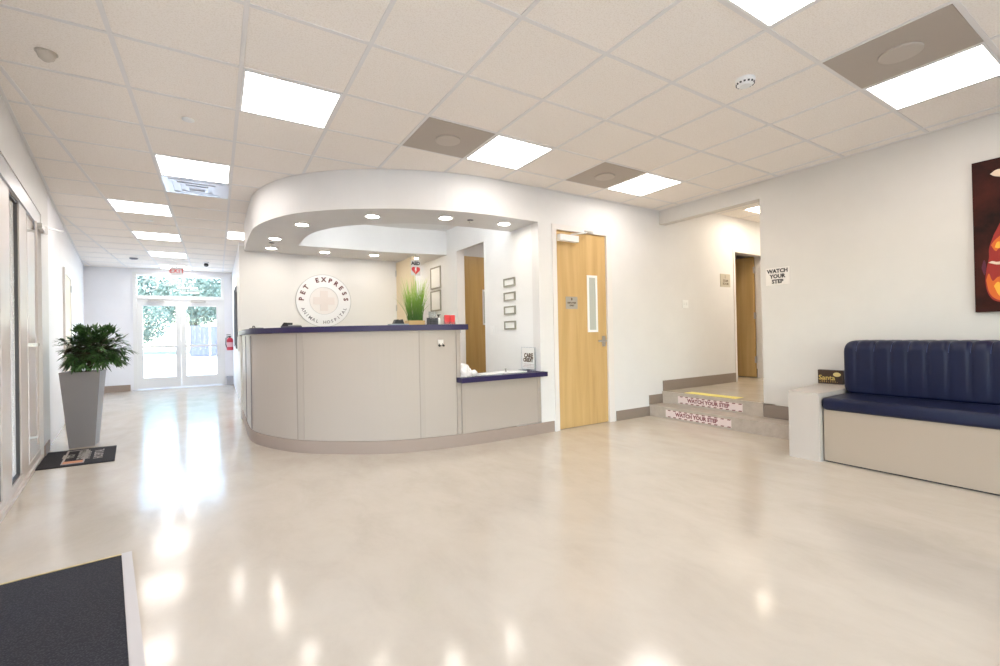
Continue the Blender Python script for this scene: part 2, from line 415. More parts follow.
cap = [bm2.verts.new((x,y,CEIL-.0125)) for x,y in path + [(3.0895,6.46),(2.39,6.60)]]; bm2.faces.new(cap)
sof = struct('wall_soffit', bm, WALL); struct('ceiling_recess', bm2, WALL_BRIGHT)
t = thing('cove_fill_light', (1.6,5.0,2.5), 'hidden strip light added inside the raised recess above reception', 'strip light')  # out-of-sight strip put in to brighten the recess and reception
bm = sweep(B(), cut[4:len(cut)-1], -.012, -.03, 2.50, 2.56); obj('diffuser', bm, emit('cove_fill', (.97,.985,1.0), 18.0), t)
bm = sweep(B(), cut[4:len(cut)-1], -.001, -.011, 2.485, 2.575); obj('channel', bm, WHITE, t)
# downlights and sprinkler heads in the soffit
DL = [(1.40,4.70,'third'),(2.10,4.40,''),(2.80,4.33,''),(.82,5.40,''),(.64,6.32,''),(.66,7.02,''),(1.37,7.01,''),(2.09,6.96,''),(2.74,6.94,'')]
DLL = ['white recessed downlight in soffit, above the middle of the counter','white recessed downlight in soffit, above the red cards','white recessed downlight in soffit, above the small diploma frames',
       'white recessed downlight at the curved front corner of soffit','white recessed downlight beside the sprinkler at hall end of soffit','white recessed downlight at rear hall corner of soffit',
       'white recessed downlight in rear soffit strip over the round logo','white recessed downlight in rear soffit strip, right of the logo','white recessed downlight in rear soffit strip by the AED sign']
proto = thing('downlight', (DL[0][0], DL[0][1], SOFZ), DLL[0], 'ceiling light', 'recessed downlights in the reception soffit')
bm = B(); lathe(bm, [(.062,-.001),(.085,-.001),(.085,-.006),(.078,-.010),(.062,-.004)], Matrix.Translation(proto.location), 28); obj('trim_ring', bm, WHITE, proto, smooth=False)
bm = B(); lathe(bm, [(.0615,-.002),(.0615,-.005)], Matrix.Translation(proto.location), 28); obj('lens', bm, DOWN, proto)
for (x,y,_),l in list(zip(DL,DLL))[1:]:
    c = copy_tree(proto); c.location = (x,y,SOFZ); c['label'] = l
def sprinkler(loc, label):
    t = thing('sprinkler_head', loc, label, 'sprinkler', 'sprinkler heads in the soffit')
    M = Matrix.Translation(loc)
    obj('escutcheon', lathe(B(), [(.035,-.001),(.035,-.005),(.02,-.010)], M, 16), GREYL, t)
    bm = lathe(B(), [(.008,-.010),(.008,-.03),(.018,-.032),(.018,-.034)], M, 12); obj('deflector', bm, CHROME, t)
sprinkler((.63,6.62,SOFZ), 'small grey sprinkler head between two downlights at hall end of soffit')
sprinkler((2.38,4.36,SOFZ), 'small grey sprinkler head between two downlights at front of soffit')

# ------------------------------------------------------------------ ceiling lights, speakers, detectors
GL = 'square lay-in light panels of the ceiling'
def tcx(i): return TX0+.61*i+.305
def tcy(k): return TY0+.61*k+.305
def make_troffer(label):
    t = thing('ceiling_light', (0,0,CEIL), label, 'ceiling light', GL)
    bm = B(); a, b = .292, .278
    for x0,x1,y0,y1 in [(-a,a,-a,-b),(-a,a,b,a),(-a,-b,-b,b),(b,a,-b,b)]: box(bm, x0,x1,y0,y1,CEIL-.007,CEIL-.0005)
    obj('frame', bm, WHITE, t); obj('diffuser', bx(-b,b,-b,b,CEIL-.006,CEIL-.001), TROF, t)
    return t
LT = [(2,0,'square white light panel nearest above the curved soffit'),
      (5,0,'square light panel beside grey speaker panel, above the reception desk'),
      (8,0,'square light panel beside grey speaker panel, above the closed wooden door'),
      (8,-4,'square light panel beside the large grey speaker panel, nearest the painting'),
      (5,-4,'square light panel cut by the top edge of the picture'),
      (1,3,'hall light panel with the silver air diffuser directly beyond it'),
      (0,6,'hall light panel above the potted plant, second along the hall'),
      (0,9,'hall light panel, third along the hall from the viewer'),
      (0,12,'hall light panel, fourth along the hall, close to exit sign'),
      (0,15,'last light panel of the hall, right above the exit sign'),
      (2,8,'light panel in the alcove just behind the logo wall')]
HID = [(2,-4),(5,-9)]
tp = None
for i,k,l in LT:
    if tp is None: tp = make_troffer(l); t = tp
    else: t = copy_tree(tp); t['label'] = l
    t.location = (tcx(i), tcy(k), CEIL)
for x, y, z, l in [(4.1,5.3,CEIL,'unseen light panel added in the room behind the wooden doors'),(2.5,8.1,CEIL,'unseen light panel added in the alcove behind the reception door'),(7.0,4.9,2.95,'unseen light panel added in the room beyond the corridor door'),(6.2,3.4,2.91,'corridor light panel just inside the raised hallway')]:  # lamps added out of view to brighten the back room, alcove and exam room
    if z == 2.91: continue
    t = copy_tree(tp); t.location = (x, y, z); t['label'] = l
for i,k in HID[:4]:
    t = copy_tree(tp); t.location = (tcx(i), tcy(k), CEIL); t['label'] = 'square light panel further back in the lobby, behind the viewer'
    
def speaker(x, y, label):
    t = thing('ceiling_speaker', (x,y,CEIL), label, 'ceiling speaker', 'grey panel speakers in the ceiling')
    M = Matrix.Translation((x,y,CEIL))
    pn = obj('panel', bx(x-.292,x+.292,y-.292,y+.292,CEIL-.007,CEIL-.0005), SPKM, t)
    obj('grille', lathe(B(), [(.105,-.0072),(.105,-.015),(.095,-.018),(.02,-.021)], M, 36), mat('speaker_grille', (.54,.48,.42), .55, .0, spec=.3), pn, smooth=False)
    return t
speaker(tcx(4), tcy(0), 'grey square speaker panel in ceiling, above the reception desk')
speaker(tcx(7), tcy(0), 'grey square speaker panel in ceiling, nearest the wooden door')
speaker(tcx(7), tcy(-4), 'large-looking grey square speaker panel in ceiling, above the bench side')
# silver diffuser in the hall
x, y = tcx(1), tcy(4)
t = thing('air_diffuser', (x,y,CEIL), 'silver air diffuser tile beside the first hall light panel', 'vent')
obj('face_plate', bx(x-.292,x+.292,y-.292,y+.292,CEIL-.006,CEIL-.0005), mat('diffuser_silver', (.62,.62,.66), .3, .7), t)
for s in range(3):
    a = .24-.07*s; bm = B()
    for q in [(-a,a,-a,-a+.03),(-a,a,a-.03,a),(-a,-a+.03,-a+.03,a-.03),(a-.03,a,-a+.03,a-.03)]: box(bm, x+q[0],x+q[1],y+q[2],y+q[3],CEIL-.014-.004*s,CEIL-.0065)
    obj('louvre', bm, mat('diffuser_silver', (.6,.6,.6)), t)
def disc_dev(name, x, y, label, r, h, m, cat, vents=False, z=CEIL):
    t = thing(name, (x,y,z), label, cat)
    hs = obj('housing', lathe(B(), [(r,-.0006),(r,-h*.45),(r*.82,-h*.8),(r*.6,-h)], Matrix.Translation((x,y,z)), 28), m, t)
    if vents:
        bm = B()
        for i in range(14):
            a = 2*math.pi*i/14; R = Matrix.Translation((x,y,z)) @ Matrix.Rotation(a,4,'Z')
            box(bm, r*.80, r*.93, -.006, .006, -h*.78, -h*.5, M=R)
        obj('vent_slots', bm, BLACK, hs)
    return t
disc_dev('smoke_detector', 2.98, 1.64, 'white round smoke detector with dark vent slots on ceiling', .06, .045, WHITE, 'smoke detector', True)
disc_dev('cover_plate', -.16, 4.08, 'small white round cover plate on ceiling above the hall mouth', .04, .012, WHITE, 'cover plate')
disc_dev('cover_plate', -.76, 7.79, 'small white round cover plate between two hall light panels', .04, .012, WHITE, 'cover plate')
disc_dev('ceiling_sensor', -1.38, 11.48, 'grey round sensor on hall ceiling near the end doors', .07, .03, GREYL, 'sensor')
t = thing('security_camera', (-.17,11.47,CEIL), 'small dark dome camera hanging from hall ceiling near exit', 'camera')
obj('mount', lathe(B(), [(.05,-.0006),(.05,-.02),(.03,-.03)], Matrix.Translation((-.17,11.47,CEIL)), 20), WHITE, t)
obj('dome', lathe(B(), [(.03,-.031),(.045,-.06),(.035,-.09),(.01,-.10)], Matrix.Translation((-.17,11.47,CEIL)), 20), BLACK, t, smooth=True)
t = thing('dome_detector', (-.80,3.52,CEIL), 'pale translucent dome on a stained ceiling tile, above the mats', 'detector')
obj('dome', lathe(B(), [(.042,-.0006),(.042,-.012),(.034,-.035),(.014,-.05)], Matrix.Translation((-.80,3.52,CEIL)), 24), mat('old_plastic', (.58,.52,.45), .5), t, smooth=True)
obj('base_ring', lathe(B(), [(.043,-.0006),(.050,-.0006),(.050,-.004),(.043,-.004)], Matrix.Translation((-.80,3.52,CEIL)), 24), mat('old_plastic', (.5,.5,.4)), t)
# corridor ceiling light
t = thing('corridor_light', (6.95,3.52,2.911), 'light panel in the raised corridor ceiling above the steps', 'ceiling light')
obj('frame', bx(6.66,7.24,3.12,3.74,2.9045,2.9105), WHITE, t); obj('diffuser', bx(6.68,7.22,3.14,3.72,2.9035,2.9044), TROFW, t)
t = thing('corridor_light', (8.4,3.4,2.911), 'unseen light panel added deep in the raised corridor', 'ceiling light')  # extra lamp out of view, added to brighten the corridor
obj('frame', bx(8.1,8.7,3.1,3.7,2.9045,2.9105), WHITE, t); obj('diffuser', bx(8.12,8.68,3.12,3.68,2.9035,2.9044), TROFW, t)
# exit sign
t = thing('exit_sign', (-.72,12.15,CEIL), 'white exit sign with red letters hanging before the glass doors', 'exit sign')
obj('housing', bx(-.84,-.60,12.13,12.17,2.545,2.735), WHITE, t, bevel=.004)
obj('stem', cyl(B(), (-.72,12.15,2.735),(-.72,12.15,CEIL-.001), .012), WHITE, t)
obj('lettering', text_bm('EXIT', .12, frame_Y(-.72,12.128,2.64), .003, bold=.001, spacing=1.15), EXITM, t)

# ------------------------------------------------------------------ left glazing (window_1) and outside
bm = B()
for s0,s1 in [(.08,.42),(.85,1.20),(-1.05,-.75),(-2.3,-2.0),(-3.6,-3.3),(-4.9,-4.6),(-6.2,-5.9),(-7.5,-7.2)]: box(bm, -.09,-.02,s0,s1,.085,2.26, M=ML)
box(bm, -.09,-.02,-8.5,1.949,2.26,2.399, M=ML); box(bm, -.09,-.02,-8.5,1.949,0.001,.085, M=ML); box(bm, -.09,-.03,1.35,1.949,.085,2.26, M=ML)
box(bm, -.02,.0,-8.5,1.949,0.001,.03, M=ML)
w1 = struct('window_1', bm, FRAMEP)
bm = B()
for s0,s1 in [(.42,.85),(-.75,.08),(-2.0,-1.05),(-3.3,-2.3),(-4.6,-3.6),(-5.9,-4.9),(-7.2,-6.2),(1.20,1.35)]: box(bm, -.058,-.052,s0,s1,.085,2.26, M=ML)
tag(obj('glass', bm, DGLASS, w1), kind='structure')
bm = B()
for s0,s1 in [(.42,.85),(-.75,.08),(-2.0,-1.05)]:
    for q in [(s0,s0+.018,.085,2.26),(s1-.018,s1,.085,2.26),(s0,s1,.085,.105),(s0,s1,2.24,2.26)]: box(bm, -.05,-.03,*q, M=ML)
tag(obj('gasket', bm, GREYD, w1), kind='structure')
bm = B(); box(bm, -.0195,-.006,-8.5,1.949,2.262,2.398, M=ML); tag(obj('header_track', bm, ALU, w1), kind='structure')
bm = B(); tube(bm, [ML@Vector((.03,1.27,.25)), ML@Vector((.03,1.27,2.2))], .009); tag(obj('pull_rod', bm, FRAMEP, w1), kind='structure')
bm = B(); box(bm, -.02,.03,1.26,1.28,.3,.32,M=ML); box(bm, -.02,.03,1.26,1.28,2.1,2.12,M=ML); box(bm,-.02,.04,1.24,1.34,1.10,1.13,M=ML); tag(obj('rod_bracket', bm, CHROME, w1), kind='structure')
t = thing('door_closer', ML@Vector((0,1.95,2.28)), 'silver door closer with straight arm at top of left glazing', 'door closer')
bm = B(); box(bm, .0005,.035,1.66,1.86,2.215,2.262,M=ML); obj('closer_body', bm, CHROME, t, bevel=.006)
bm = B(); cyl(bm, ML@Vector((.03,1.9,2.20)), ML@Vector((.03,1.9,2.275)), .024); obj('pivot', bm, CHROME, t)
bm = B(); tube(bm, [ML@Vector((.03,1.9,2.262)), ML@Vector((.085,2.08,2.285)), ML@Vector((.14,2.25,2.30))], .008); obj('arm', bm, ALU, t)

struct('ground_front', bx(-14, 30, -30, -4.21, -.14, -.03), GROUND)
struct('ground_yard', bx(-40, 40, 13.26, 70, -.14, -.03), GROUND)
bm = B(); prism(bm, [tuple((ML@Vector(p))[:2]) for p in [(-.16,-12,0),(-.16,9.1,0),(-14,9.1,0),(-14,-12,0)]], -.14, -.03)
struct('ground_forecourt', bm, GROUND)
tag(struct('ground_lawn', bx(-22, 22, 46, 62, -.029, .06), LAWN), kind='structure')
t = thing('garden_wall', ML@Vector((-4,4,0)), 'dark red wall outside beyond the left glazing', 'wall')
obj('panel', bx(-4.1,-3.9,-3,8,-.03,2.7,M=ML), mat('dark_red_wall', (.16,.03,.03), .7), t)
obj('coping', bx(-4.15,-3.85,-3,8,2.70,2.76,M=ML), mat('dark_red_wall', (.2,.05,.05)), t)

# ------------------------------------------------------------------ end doors (door_1)
bm = B(); y0,y1 = 13.10,13.20
for x0,x1,z0,z1 in [(-1.60,-1.53,0,2.70),(.10,.17,0,2.70),(-1.53,.10,2.63,2.70),(-1.53,.10,2.09,2.17)]: box(bm, x0,x1,y0-.02,y1,z0,z1)
d1 = struct('door_1', bm, WHITE)
for x0,x1 in [(-1.53,-.717),(-.713,.10)]:
    bm = B()
    for a,b,c,d in [(x0,x0+.10,.02,2.09),(x1-.10,x1,.02,2.09),(x0+.10,x1-.10,.02,.27),(x0+.10,x1-.10,1.93,2.09)]: box(bm, a,b,13.11,13.155,c,d)
    lf = tag(obj('door_leaf', bm, WHITE, d1, bevel=.003), kind='structure')
    tag(obj('glass', bx(x0+.10,x1-.10,13.13,13.136,.27,1.93), GLASS, lf), kind='structure')
    bm = B(); box(bm, x0+.03,x1-.03,13.06,13.085,.96,1.01); box(bm, x0+.04,x0+.09,13.085,13.11,.95,1.02); box(bm, x1-.09,x1-.04,13.085,13.11,.95,1.02)
    tag(obj('push_bar', bm, WHITE, lf), kind='structure')
    bm = B(); box(bm, x0+.2,x0+.5,13.04,13.09,2.02,2.07); tag(obj('closer', bm, ALU, lf), kind='structure')
gl = tag(obj('transom_glass', bx(-1.53,.10,13.13,13.136,2.17,2.63), GLASS, d1), kind='structure')
# white lettering and ring on the transom, read from outside
bm = B(); MM = Matrix(((-1,0,0,-.75),(0,0,1,13.142),(0,1,0,2.40),(0,0,0,1)))
join(bm, text_bm('PET EXPRESS', .11, MM @ Matrix.Translation((.0,.05,0)), .002, bold=.003)); join(bm, text_bm('ANIMAL HOSPITAL', .08, MM @ Matrix.Translation((-.12,-.09,0)), .002, bold=.002))
tag(obj('window_lettering', bm, PAPER, gl), kind='structure')
bm = B(); R = Matrix(((1,0,0,-1.28),(0,0,-1,13.142),(0,1,0,2.42),(0,0,0,1)))
for i in range(24):
    a, b = 2*math.pi*i/24, 2*math.pi*(i+1)/24
    vs = [bm.verts.new(R @ Vector((r*math.cos(q), r*math.sin(q), 0))) for r,q in [(.11,a),(.11,b),(.15,b),(.15,a)]]; bm.faces.new(vs)
tag(obj('window_emblem', bm, PAPER, gl), kind='structure')
struct('trim_2', bx(-1.62,.19,12.98,13.098,.0005,.014), ALU)

# outside: container, trees, posts
t = thing('storage_container', (-.6,37,0), 'blue violet painted storage container in the yard beyond end doors', 'container')
obj('body', bx(-1.52,.55,36.8,39,.02,2.05), BLUEC, t, bevel=.02)
bm = B()
for i in range(12): box(bm, -1.45+.165*i,-1.39+.165*i,36.77,36.80,.1,1.95)
obj('corrugation', bm, BLUEC, t)
obj('door_post', bx(-.42,-.34,36.74,36.8,.02,2.05), WHITE, t)
def tree(x, y, h, r, label, name='broadleaf_tree', n=520, zs=.8):
    t = thing(name, (x,y,-.03), label, 'tree', 'trees in the yard beyond the end doors')
    bm = B(); tube(bm, [(x,y,-.03),(x+.05*h,y,h*.3),(x,y,h*.6)], .03*h); 
    for a in range(4): tube(bm, [(x,y,h*.35),(x+r*.5*math.cos(a*1.6),y+r*.5*math.sin(a*1.6),h*.62)], .012*h)
    obj('trunk', bm, BARK, t)
    bm = B()
    for i in range(n):
        while True:
            p = Vector((random.uniform(-1,1),random.uniform(-1,1),random.uniform(-1,1)))
            if .35 < p.length < 1: break
        p = Vector((x+p.x*r, y+p.y*r, h*.66+p.z*r*zs)); s = r*random.uniform(.03,.065)
        d = Vector((random.gauss(0,1),random.gauss(0,1),random.gauss(0,1))).normalized(); u = d.orthogonal().normalized(); v = d.cross(u)
        bm.faces.new([bm.verts.new(p+u*s),bm.verts.new(p+v*s*.6),bm.verts.new(p-u*s),bm.verts.new(p-v*s*.6)])
    obj('crown', bm, TREE, t)
tree(-4.2, 36, 3.6, 1.8, 'green rounded tree in view through the left door leaf', n=4200)
tree(-1.7, 44, 6.4, 2.6, 'tall tree behind the storage container, showing in transom', n=6000)
tree(-6.2, 47, 8.0, 3.0, 'tall tree at far left of the yard, showing in transom', n=4200)
tree(1.2, 50, 7.6, 3.2, 'tall tree at the right of the yard behind container', n=5200)
t = thing('garden_fence', (-4,54,0), 'low white rail fence across the yard behind the trees', 'fence')
bm = B()
for z in (.4,.8): box(bm, -9,3,54,54.05,z,z+.08)
obj('rail', bm, WHITE, t)
for i in range(9): obj('post', bx(-9+1.5*i,-8.9+1.5*i,53.96,54.09,-.03,1.0), WHITE, t)

# ------------------------------------------------------------------ interior doors
def wood_leaf(x0, x1, y, z0, z1): return bx(x0,x1,y,y+.045,z0,z1)
# door_2: closed maple door in the front wall
bm = B()
for a,b,c,d in [(3.325,3.345,0,2.35),(4.145,4.165,0,2.35),(3.345,4.145,2.33,2.35)]: box(bm, a,b,YF-.012,YF+.13,c,d)
for a,b,c,d in [(3.285,3.325,0,2.39),(4.165,4.235,0,2.39),(3.325,4.165,2.35,2.39)]: box(bm, a,b,YF-.012,YF-.0005,c,d)
d2 = struct('door_2', bm, TRIMW)
lf = tag(obj('door_leaf', wood_leaf(3.348,4.142,YF+.012,.008,2.327), WOOD, d2), kind='structure')
yy = YF+.012
bm = B()
for a,b,c,d in [(3.825,3.853,1.13,1.825),(3.962,3.99,1.13,1.825),(3.853,3.962,1.13,1.158),(3.853,3.962,1.797,1.825)]: box(bm, a,b,yy-.010,yy,c,d)
tag(obj('vision_frame', bm, WHITE, lf, bevel=.002), kind='structure')
tag(obj('vision_glass', bx(3.853,3.962,yy-.003,yy-.0005,1.158,1.797), mat('wired_glass', (.50,.52,.47), .2), lf), kind='structure')
bm = B(); box(bm, 4.06,4.11,yy-.01,yy,.95,1.08); cyl(bm, (4.085,yy-.012,1.02),(4.085,yy-.05,1.02), .012); tube(bm, [(4.09,yy-.05,1.02),(4.03,yy-.052,1.02),(3.965,yy-.045,1.018)], .013)
tag(obj('lever_handle', bm, CHROME, lf), kind='structure')
bm = B(); box(bm, 3.375,3.66,yy-.06,yy,2.20,2.275); tag(obj('closer_body', bm, WHITE, lf, bevel=.006), kind='structure')
bm = B(); tube(bm, [(3.55,yy-.04,2.285),(3.70,yy-.13,2.30),(3.86,yy-.02,2.345)], .009); box(bm,3.78,3.92,yy-.03,yy-.01,2.335,2.36); tag(obj('closer_arm', bm, CHROME, lf), kind='structure')
t = thing('door_sign', (3.575,yy,1.41), 'small grey room sign with dark lettering on the wooden door', 'sign')
obj('plate', bx(3.485,3.665,yy-.005,yy-.0005,1.41,1.555), PLATEB, t)
obj('symbol', text_bm('8', .04, frame_Y(3.575,yy-.006,1.525), .001, bold=.002), INKB, t)
bm = text_bm('EMPLOYEES', .026, frame_Y(3.575,yy-.006,1.482), .001, bold=.001); join(bm, text_bm('ONLY', .026, frame_Y(3.575,yy-.006,1.450), .001, bold=.001)); obj('lettering', bm, INKB, t)
# door_3: end of corridor, leaf swung open
bm = B()
for a,b,c,d in [(6.93,6.96,.3,2.40),(7.83,7.87,.3,2.40),(6.96,7.83,2.37,2.40)]: box(bm, a,b,YF-.012,YF-.0005,c,d)
for a,b,c,d in [(6.96,6.975,.3,2.37),(7.815,7.83,.3,2.37),(6.975,7.815,2.355,2.37)]: box(bm, a,b,YF-.012,YF+.13,c,d)
d3 = struct('door_3', bm, TRIMW)
lf = tag(obj('door_leaf', bx(7.775,7.82,4.22,5.05,.31,2.362), WOOD, d3), kind='structure')
for z in (.55,1.3,2.08): tag(obj('hinge', bx(7.765,7.825,4.206,4.219,z,z+.11), ALU, lf), kind='structure')
# door_4: maple door in the room behind reception
bm = B()
for a,b,c,d in [(3.20,3.25,0,2.42),(3.90,3.95,0,2.42)]: box(bm, a,b,6.44,6.459,c,d)
d4 = struct('door_4', bm, TRIMW)
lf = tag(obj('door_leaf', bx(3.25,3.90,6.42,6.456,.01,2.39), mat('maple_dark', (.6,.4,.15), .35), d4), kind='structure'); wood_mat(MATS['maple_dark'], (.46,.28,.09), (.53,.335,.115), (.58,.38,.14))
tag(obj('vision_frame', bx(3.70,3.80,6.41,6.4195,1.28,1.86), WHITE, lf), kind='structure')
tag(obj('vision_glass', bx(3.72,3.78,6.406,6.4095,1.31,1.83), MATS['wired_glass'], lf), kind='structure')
# reception doorway casing
bm = B()
box(bm, 3.092,3.218,6.118,6.1195,.0,2.428); 
struct('trim_3', bm, TRIMW)
# door_5: leaf swung toward us in the logo wall
d5 = struct('door_5', bx(2.60,2.63,7.385,7.53,0,2.37), TRIMW)
lf = tag(obj('door_leaf', bx(2.585,2.63,6.66,7.383,.01,2.36), WOODP, d5), kind='structure')
for z in (.9,1.55,2.13): tag(obj('hinge', bx(2.57,2.63,7.37,7.384,z,z+.1), ALU, lf), kind='structure')
# door_6: far left door in hall wall (frame + leaf seen at a slant)
bm = B()
for a,b,c,d in [(4.25,4.33,0,2.17),(5.25,5.33,0,2.17),(4.33,5.25,2.09,2.17)]: box(bm, -.0115,.012,a,b,c,d,M=ML)
d6 = struct('door_6', bm, TRIMW)
tag(obj('door_leaf', bx(-.0115,.003,4.33,5.25,.01,2.09,M=ML), WOODP, d6), kind='structure')
bm = B(); box(bm, .0035,.02,4.37,4.41,1.0,1.16,M=ML); box(bm,.02,.06,4.38,4.40,1.07,1.10,M=ML); box(bm,.05,.06,4.37,4.49,1.07,1.10,M=ML); tag(obj('lever_handle', bm, CHROME, d6), kind='structure')
for z in (.4,1.2,1.9): tag(obj('hinge', bx(.0035,.018,5.24,5.27,z,z+.1,M=ML), ALU, d6), kind='structure')

# ------------------------------------------------------------------ reception desk
desk = thing('reception_desk', (1.0,4.6,0), 'curved warm grey reception desk with navy tops and lower ledge', 'reception desk')
full = catmull([(.305,7.395),(.305,6.6),(.305,6.0),(.325,5.68),(.385,5.42),(.53,5.08),(.71,4.80),(1.0,4.535),(1.315,4.31),(1.57,4.20),(1.87,4.13),(2.18,4.09),(2.55,4.074),(3.09,4.074)], 5)
main = [p for p in full if p[0] <= 2.30]
def at_x(X):
    for a,b in zip(full, full[1:]):
        if a[0] <= X <= b[0]: 
            t = (X-a[0])/(b[0]-a[0]+1e-9); return (X, a[1]+(b[1]-a[1])*t)
main = [p for p in full if p[0] < 2.09] + [at_x(2.09)]
main = [(x, min(y, 7.395)) for x,y in main]
bm = sweep(B(), main, 0.0, -.10, .125, 1.18); fpan = obj('front_panel', bm, LAM, desk, smooth=False)
pl = [p for p in full if p[0] <= 3.0] + [(3.27,4.074)]
pl = [(x, min(y,7.395)) for x,y in pl]
bm = sweep(B(), pl, .008, -.0, .0, .122); obj('plinth', bm, BASE, desk)
top = [p for p in full if p[0] < 2.15] + [at_x(2.165)]
top = [(x, min(y,7.395)) for x,y in top]
bm = sweep(B(), top, .045, -.34, 1.181, 1.236); obj('countertop', bm, NAVY, desk)
bm = sweep(B(), main, -.11, -.70, .72, .76); obj('work_surface', bm, LAMD, desk)
bm = B(); box(bm, 2.091, 3.088, 4.085, 4.18, .125, .645); lpan = obj('lower_panel', bm, LAM, desk)
bm = B(); box(bm, 2.045, 3.0885, 3.98, 4.42, .65, .70); box(bm, 3.0885,3.115,3.98,4.072,.65,.70); obj('lower_countertop', bm, NAVY, desk, bevel=.004)
def batten(X, w=.05, z1=1.18):
    q = at_x(X); q2 = at_x(X+w); return sweep(B(), [q,q2], .004, -.004, .13, z1)
SHADOWC = mat('shadow_line_grey', (.33,.285,.25), .6)
def shadow_line(X):  # dark sliver painting the shadow along one side of a batten
    return sweep(B(), [at_x(X), at_x(X+.007)], .0055, -.004, .13, 1.175)
for X in (.67, 1.68):
    obj('batten', batten(X), LAMD, fpan); obj('batten_shadow', shadow_line(X-.004), SHADOWC, fpan)
obj('batten', bx(2.045,2.088,4.089,4.099,.13,1.18), LAMD, fpan)
obj('batten', bx(2.093,2.13,4.078,4.0845,.13,.645), LAMD, lpan); obj('batten', bx(3.045,3.087,4.078,4.0845,.13,.645), LAMD, lpan)
for X, Y in ((.3145,5.69),(.2985,6.36)): obj('joint_strip', bx(X,X+.006,Y,Y+.035,.13,1.16), mat('joint_grey', (.25,.22,.22), .5), desk)
obj('edge_bracket', bx(2.092,2.115,4.12,4.15,1.15,1.18), ALU, desk)
# low baseboard on the wall stub is part of the plinth sweep above
# phone/pen hook on desk front
hx = 1.885; hy = at_x(1.885)[1]-.004
t = thing('key_hook', (hx,hy,1.02), 'small white double hook with dark tips on the desk front', 'hook')
obj('back_plate', bx(hx-.028,hx+.028,hy-.012,hy-.001,1.035,1.085), TRIMW, t, bevel=.003)
for s in (-1,1):
    bm = B(); tube(bm, [(hx+s*.018,hy-.012,1.045),(hx+s*.02,hy-.022,1.035),(hx+s*.022,hy-.026,1.03)], .004); cyl(bm, (hx+s*.022,hy-.018,1.03),(hx+s*.022,hy-.034,1.024), .010); obj('prong', bm, BLACK, t)

# ------------------------------------------------------------------ logo disc on reception wall
lx, lz, ly, LR = 1.42, 1.695, 7.398, .405
t = thing('round_wall_sign', (lx,ly,lz), 'round white wall sign with ring of letters and cross above counter', 'sign')
def disc(r0, r1, y0, y1, seg=64):
    bm = B(); F = frame_Y(lx, 0, lz)
    for i in range(seg):
        a,b = 2*math.pi*i/seg, 2*math.pi*(i+1)/seg
        P = lambda r,q,y: bm.verts.new((lx+r*math.cos(q), y, lz+r*math.sin(q)))
        bm.faces.new([P(r0,a,y0),P(r0,b,y0),P(r1,b,y0),P(r1,a,y0)]); bm.faces.new([P(r1,a,y0),P(r1,b,y0),P(r1,b,y1),P(r1,a,y1)])
        bm.faces.new([P(r0,a,y0),P(r0,b,y0),P(r0,b,y1),P(r0,a,y1)])
    bmesh.ops.remove_doubles(bm, verts=bm.verts, dist=1e-5); return bm
obj('outer_ring', disc(.212,LR,ly-.022,ly), DISC, t)
obj('rim_line', disc(LR-.004,LR+.003,ly-.026,ly), mat('pale_grey_line', (.5,.5,.5), .4), t)
obj('inner_rim', disc(.2085,.2125,ly-.026,ly-.018), mat('pale_grey_line', (.5,.5,.5)), t)
obj('centre_disc', lathe(B(), [(.2115,0),(.2115,.014)], frame_Y(lx,ly,lz), 48), mat('pale_pink', (.82,.78,.77), .4), t)
bm = B(); a, b = .056, .155
bm = prism(B(), [(-a,-b),(a,-b),(a,-a),(b,-a),(b,a),(a,a),(a,b),(-a,b),(-a,a),(-b,a),(-b,-a),(-a,-a)], .0145, .024, M=frame_Y(lx,ly,lz)); obj('cross', bm, mat('pale_cross', (.78,.71,.69), .4), t)
def ring_text(s, a0, a1, R, size, top=True):
    bm = B(); n = len(s)
    for i, ch in enumerate(s):
        if ch == ' ': continue
        ang = math.radians(a0+(a1-a0)*i/(n-1))
        rot = ang-math.pi/2 if top else ang+math.pi/2
        M = frame_Y(lx, ly-.025, lz) @ Matrix.Rotation(0,4,'Z') @ Matrix.Translation((R*math.cos(ang), R*math.sin(ang), 0)) @ Matrix.Rotation(rot,4,'Z')
        join(bm, text_bm(ch, size, M, .004, bold=.004 if top else .001))
    return bm
obj('upper_lettering', ring_text('PET EXPRESS', 176, 5, .325, .095), MAROON, t)
obj('lower_lettering', ring_text('ANIMAL HOSPITAL', 203, 338, .335, .068, False), GREYL, t)

# ------------------------------------------------------------------ frames and signs on the reception side wall (x = 3.09)
XW = 3.0895
def frame(name, yc, zc, w, h, label, group, bw, mm=FRM, cat='picture frame', x=XW):
    t = thing(name, (x,yc,zc), label, cat, group)
    bm = B()
    for a,b,c,d in [(-w/2,w/2,h/2-bw,h/2),(-w/2,w/2,-h/2,-h/2+bw),(-w/2,-w/2+bw,-h/2+bw,h/2-bw),(w/2-bw,w/2,-h/2+bw,h/2-bw)]: box(bm, x-.018,x-.0005,yc+a,yc+b,zc+c,zc+d)
    obj('frame', bm, mm, t); obj('document', bx(x-.008,x-.0006,yc-w/2+bw,yc+w/2-bw,zc-h/2+bw,zc+h/2-bw), PAPER, t)
    return t
frame('certificate_frame', 6.88, 2.075, .40, .36, 'upper tall grey framed certificate beside the AED sign', 'large framed certificates', .022)
frame('certificate_frame', 6.89, 1.695, .40, .34, 'lower tall grey framed certificate beside the AED sign', 'large framed certificates', .022)
for z,l in [(1.768,'top of four small framed certificates in a column'),(1.592,'second from top of four small framed certificates in a column'),(1.42,'third from top of four small framed certificates in a column'),(1.235,'bottom of four small framed certificates in a column')]:
    frame('small_certificate', 4.67, z, .25, .105, l, 'small framed certificates', .018)
t = thing('switch_plate', (XW,5.12,1.15), 'small white switch plate on wall below the small certificates', 'switch')
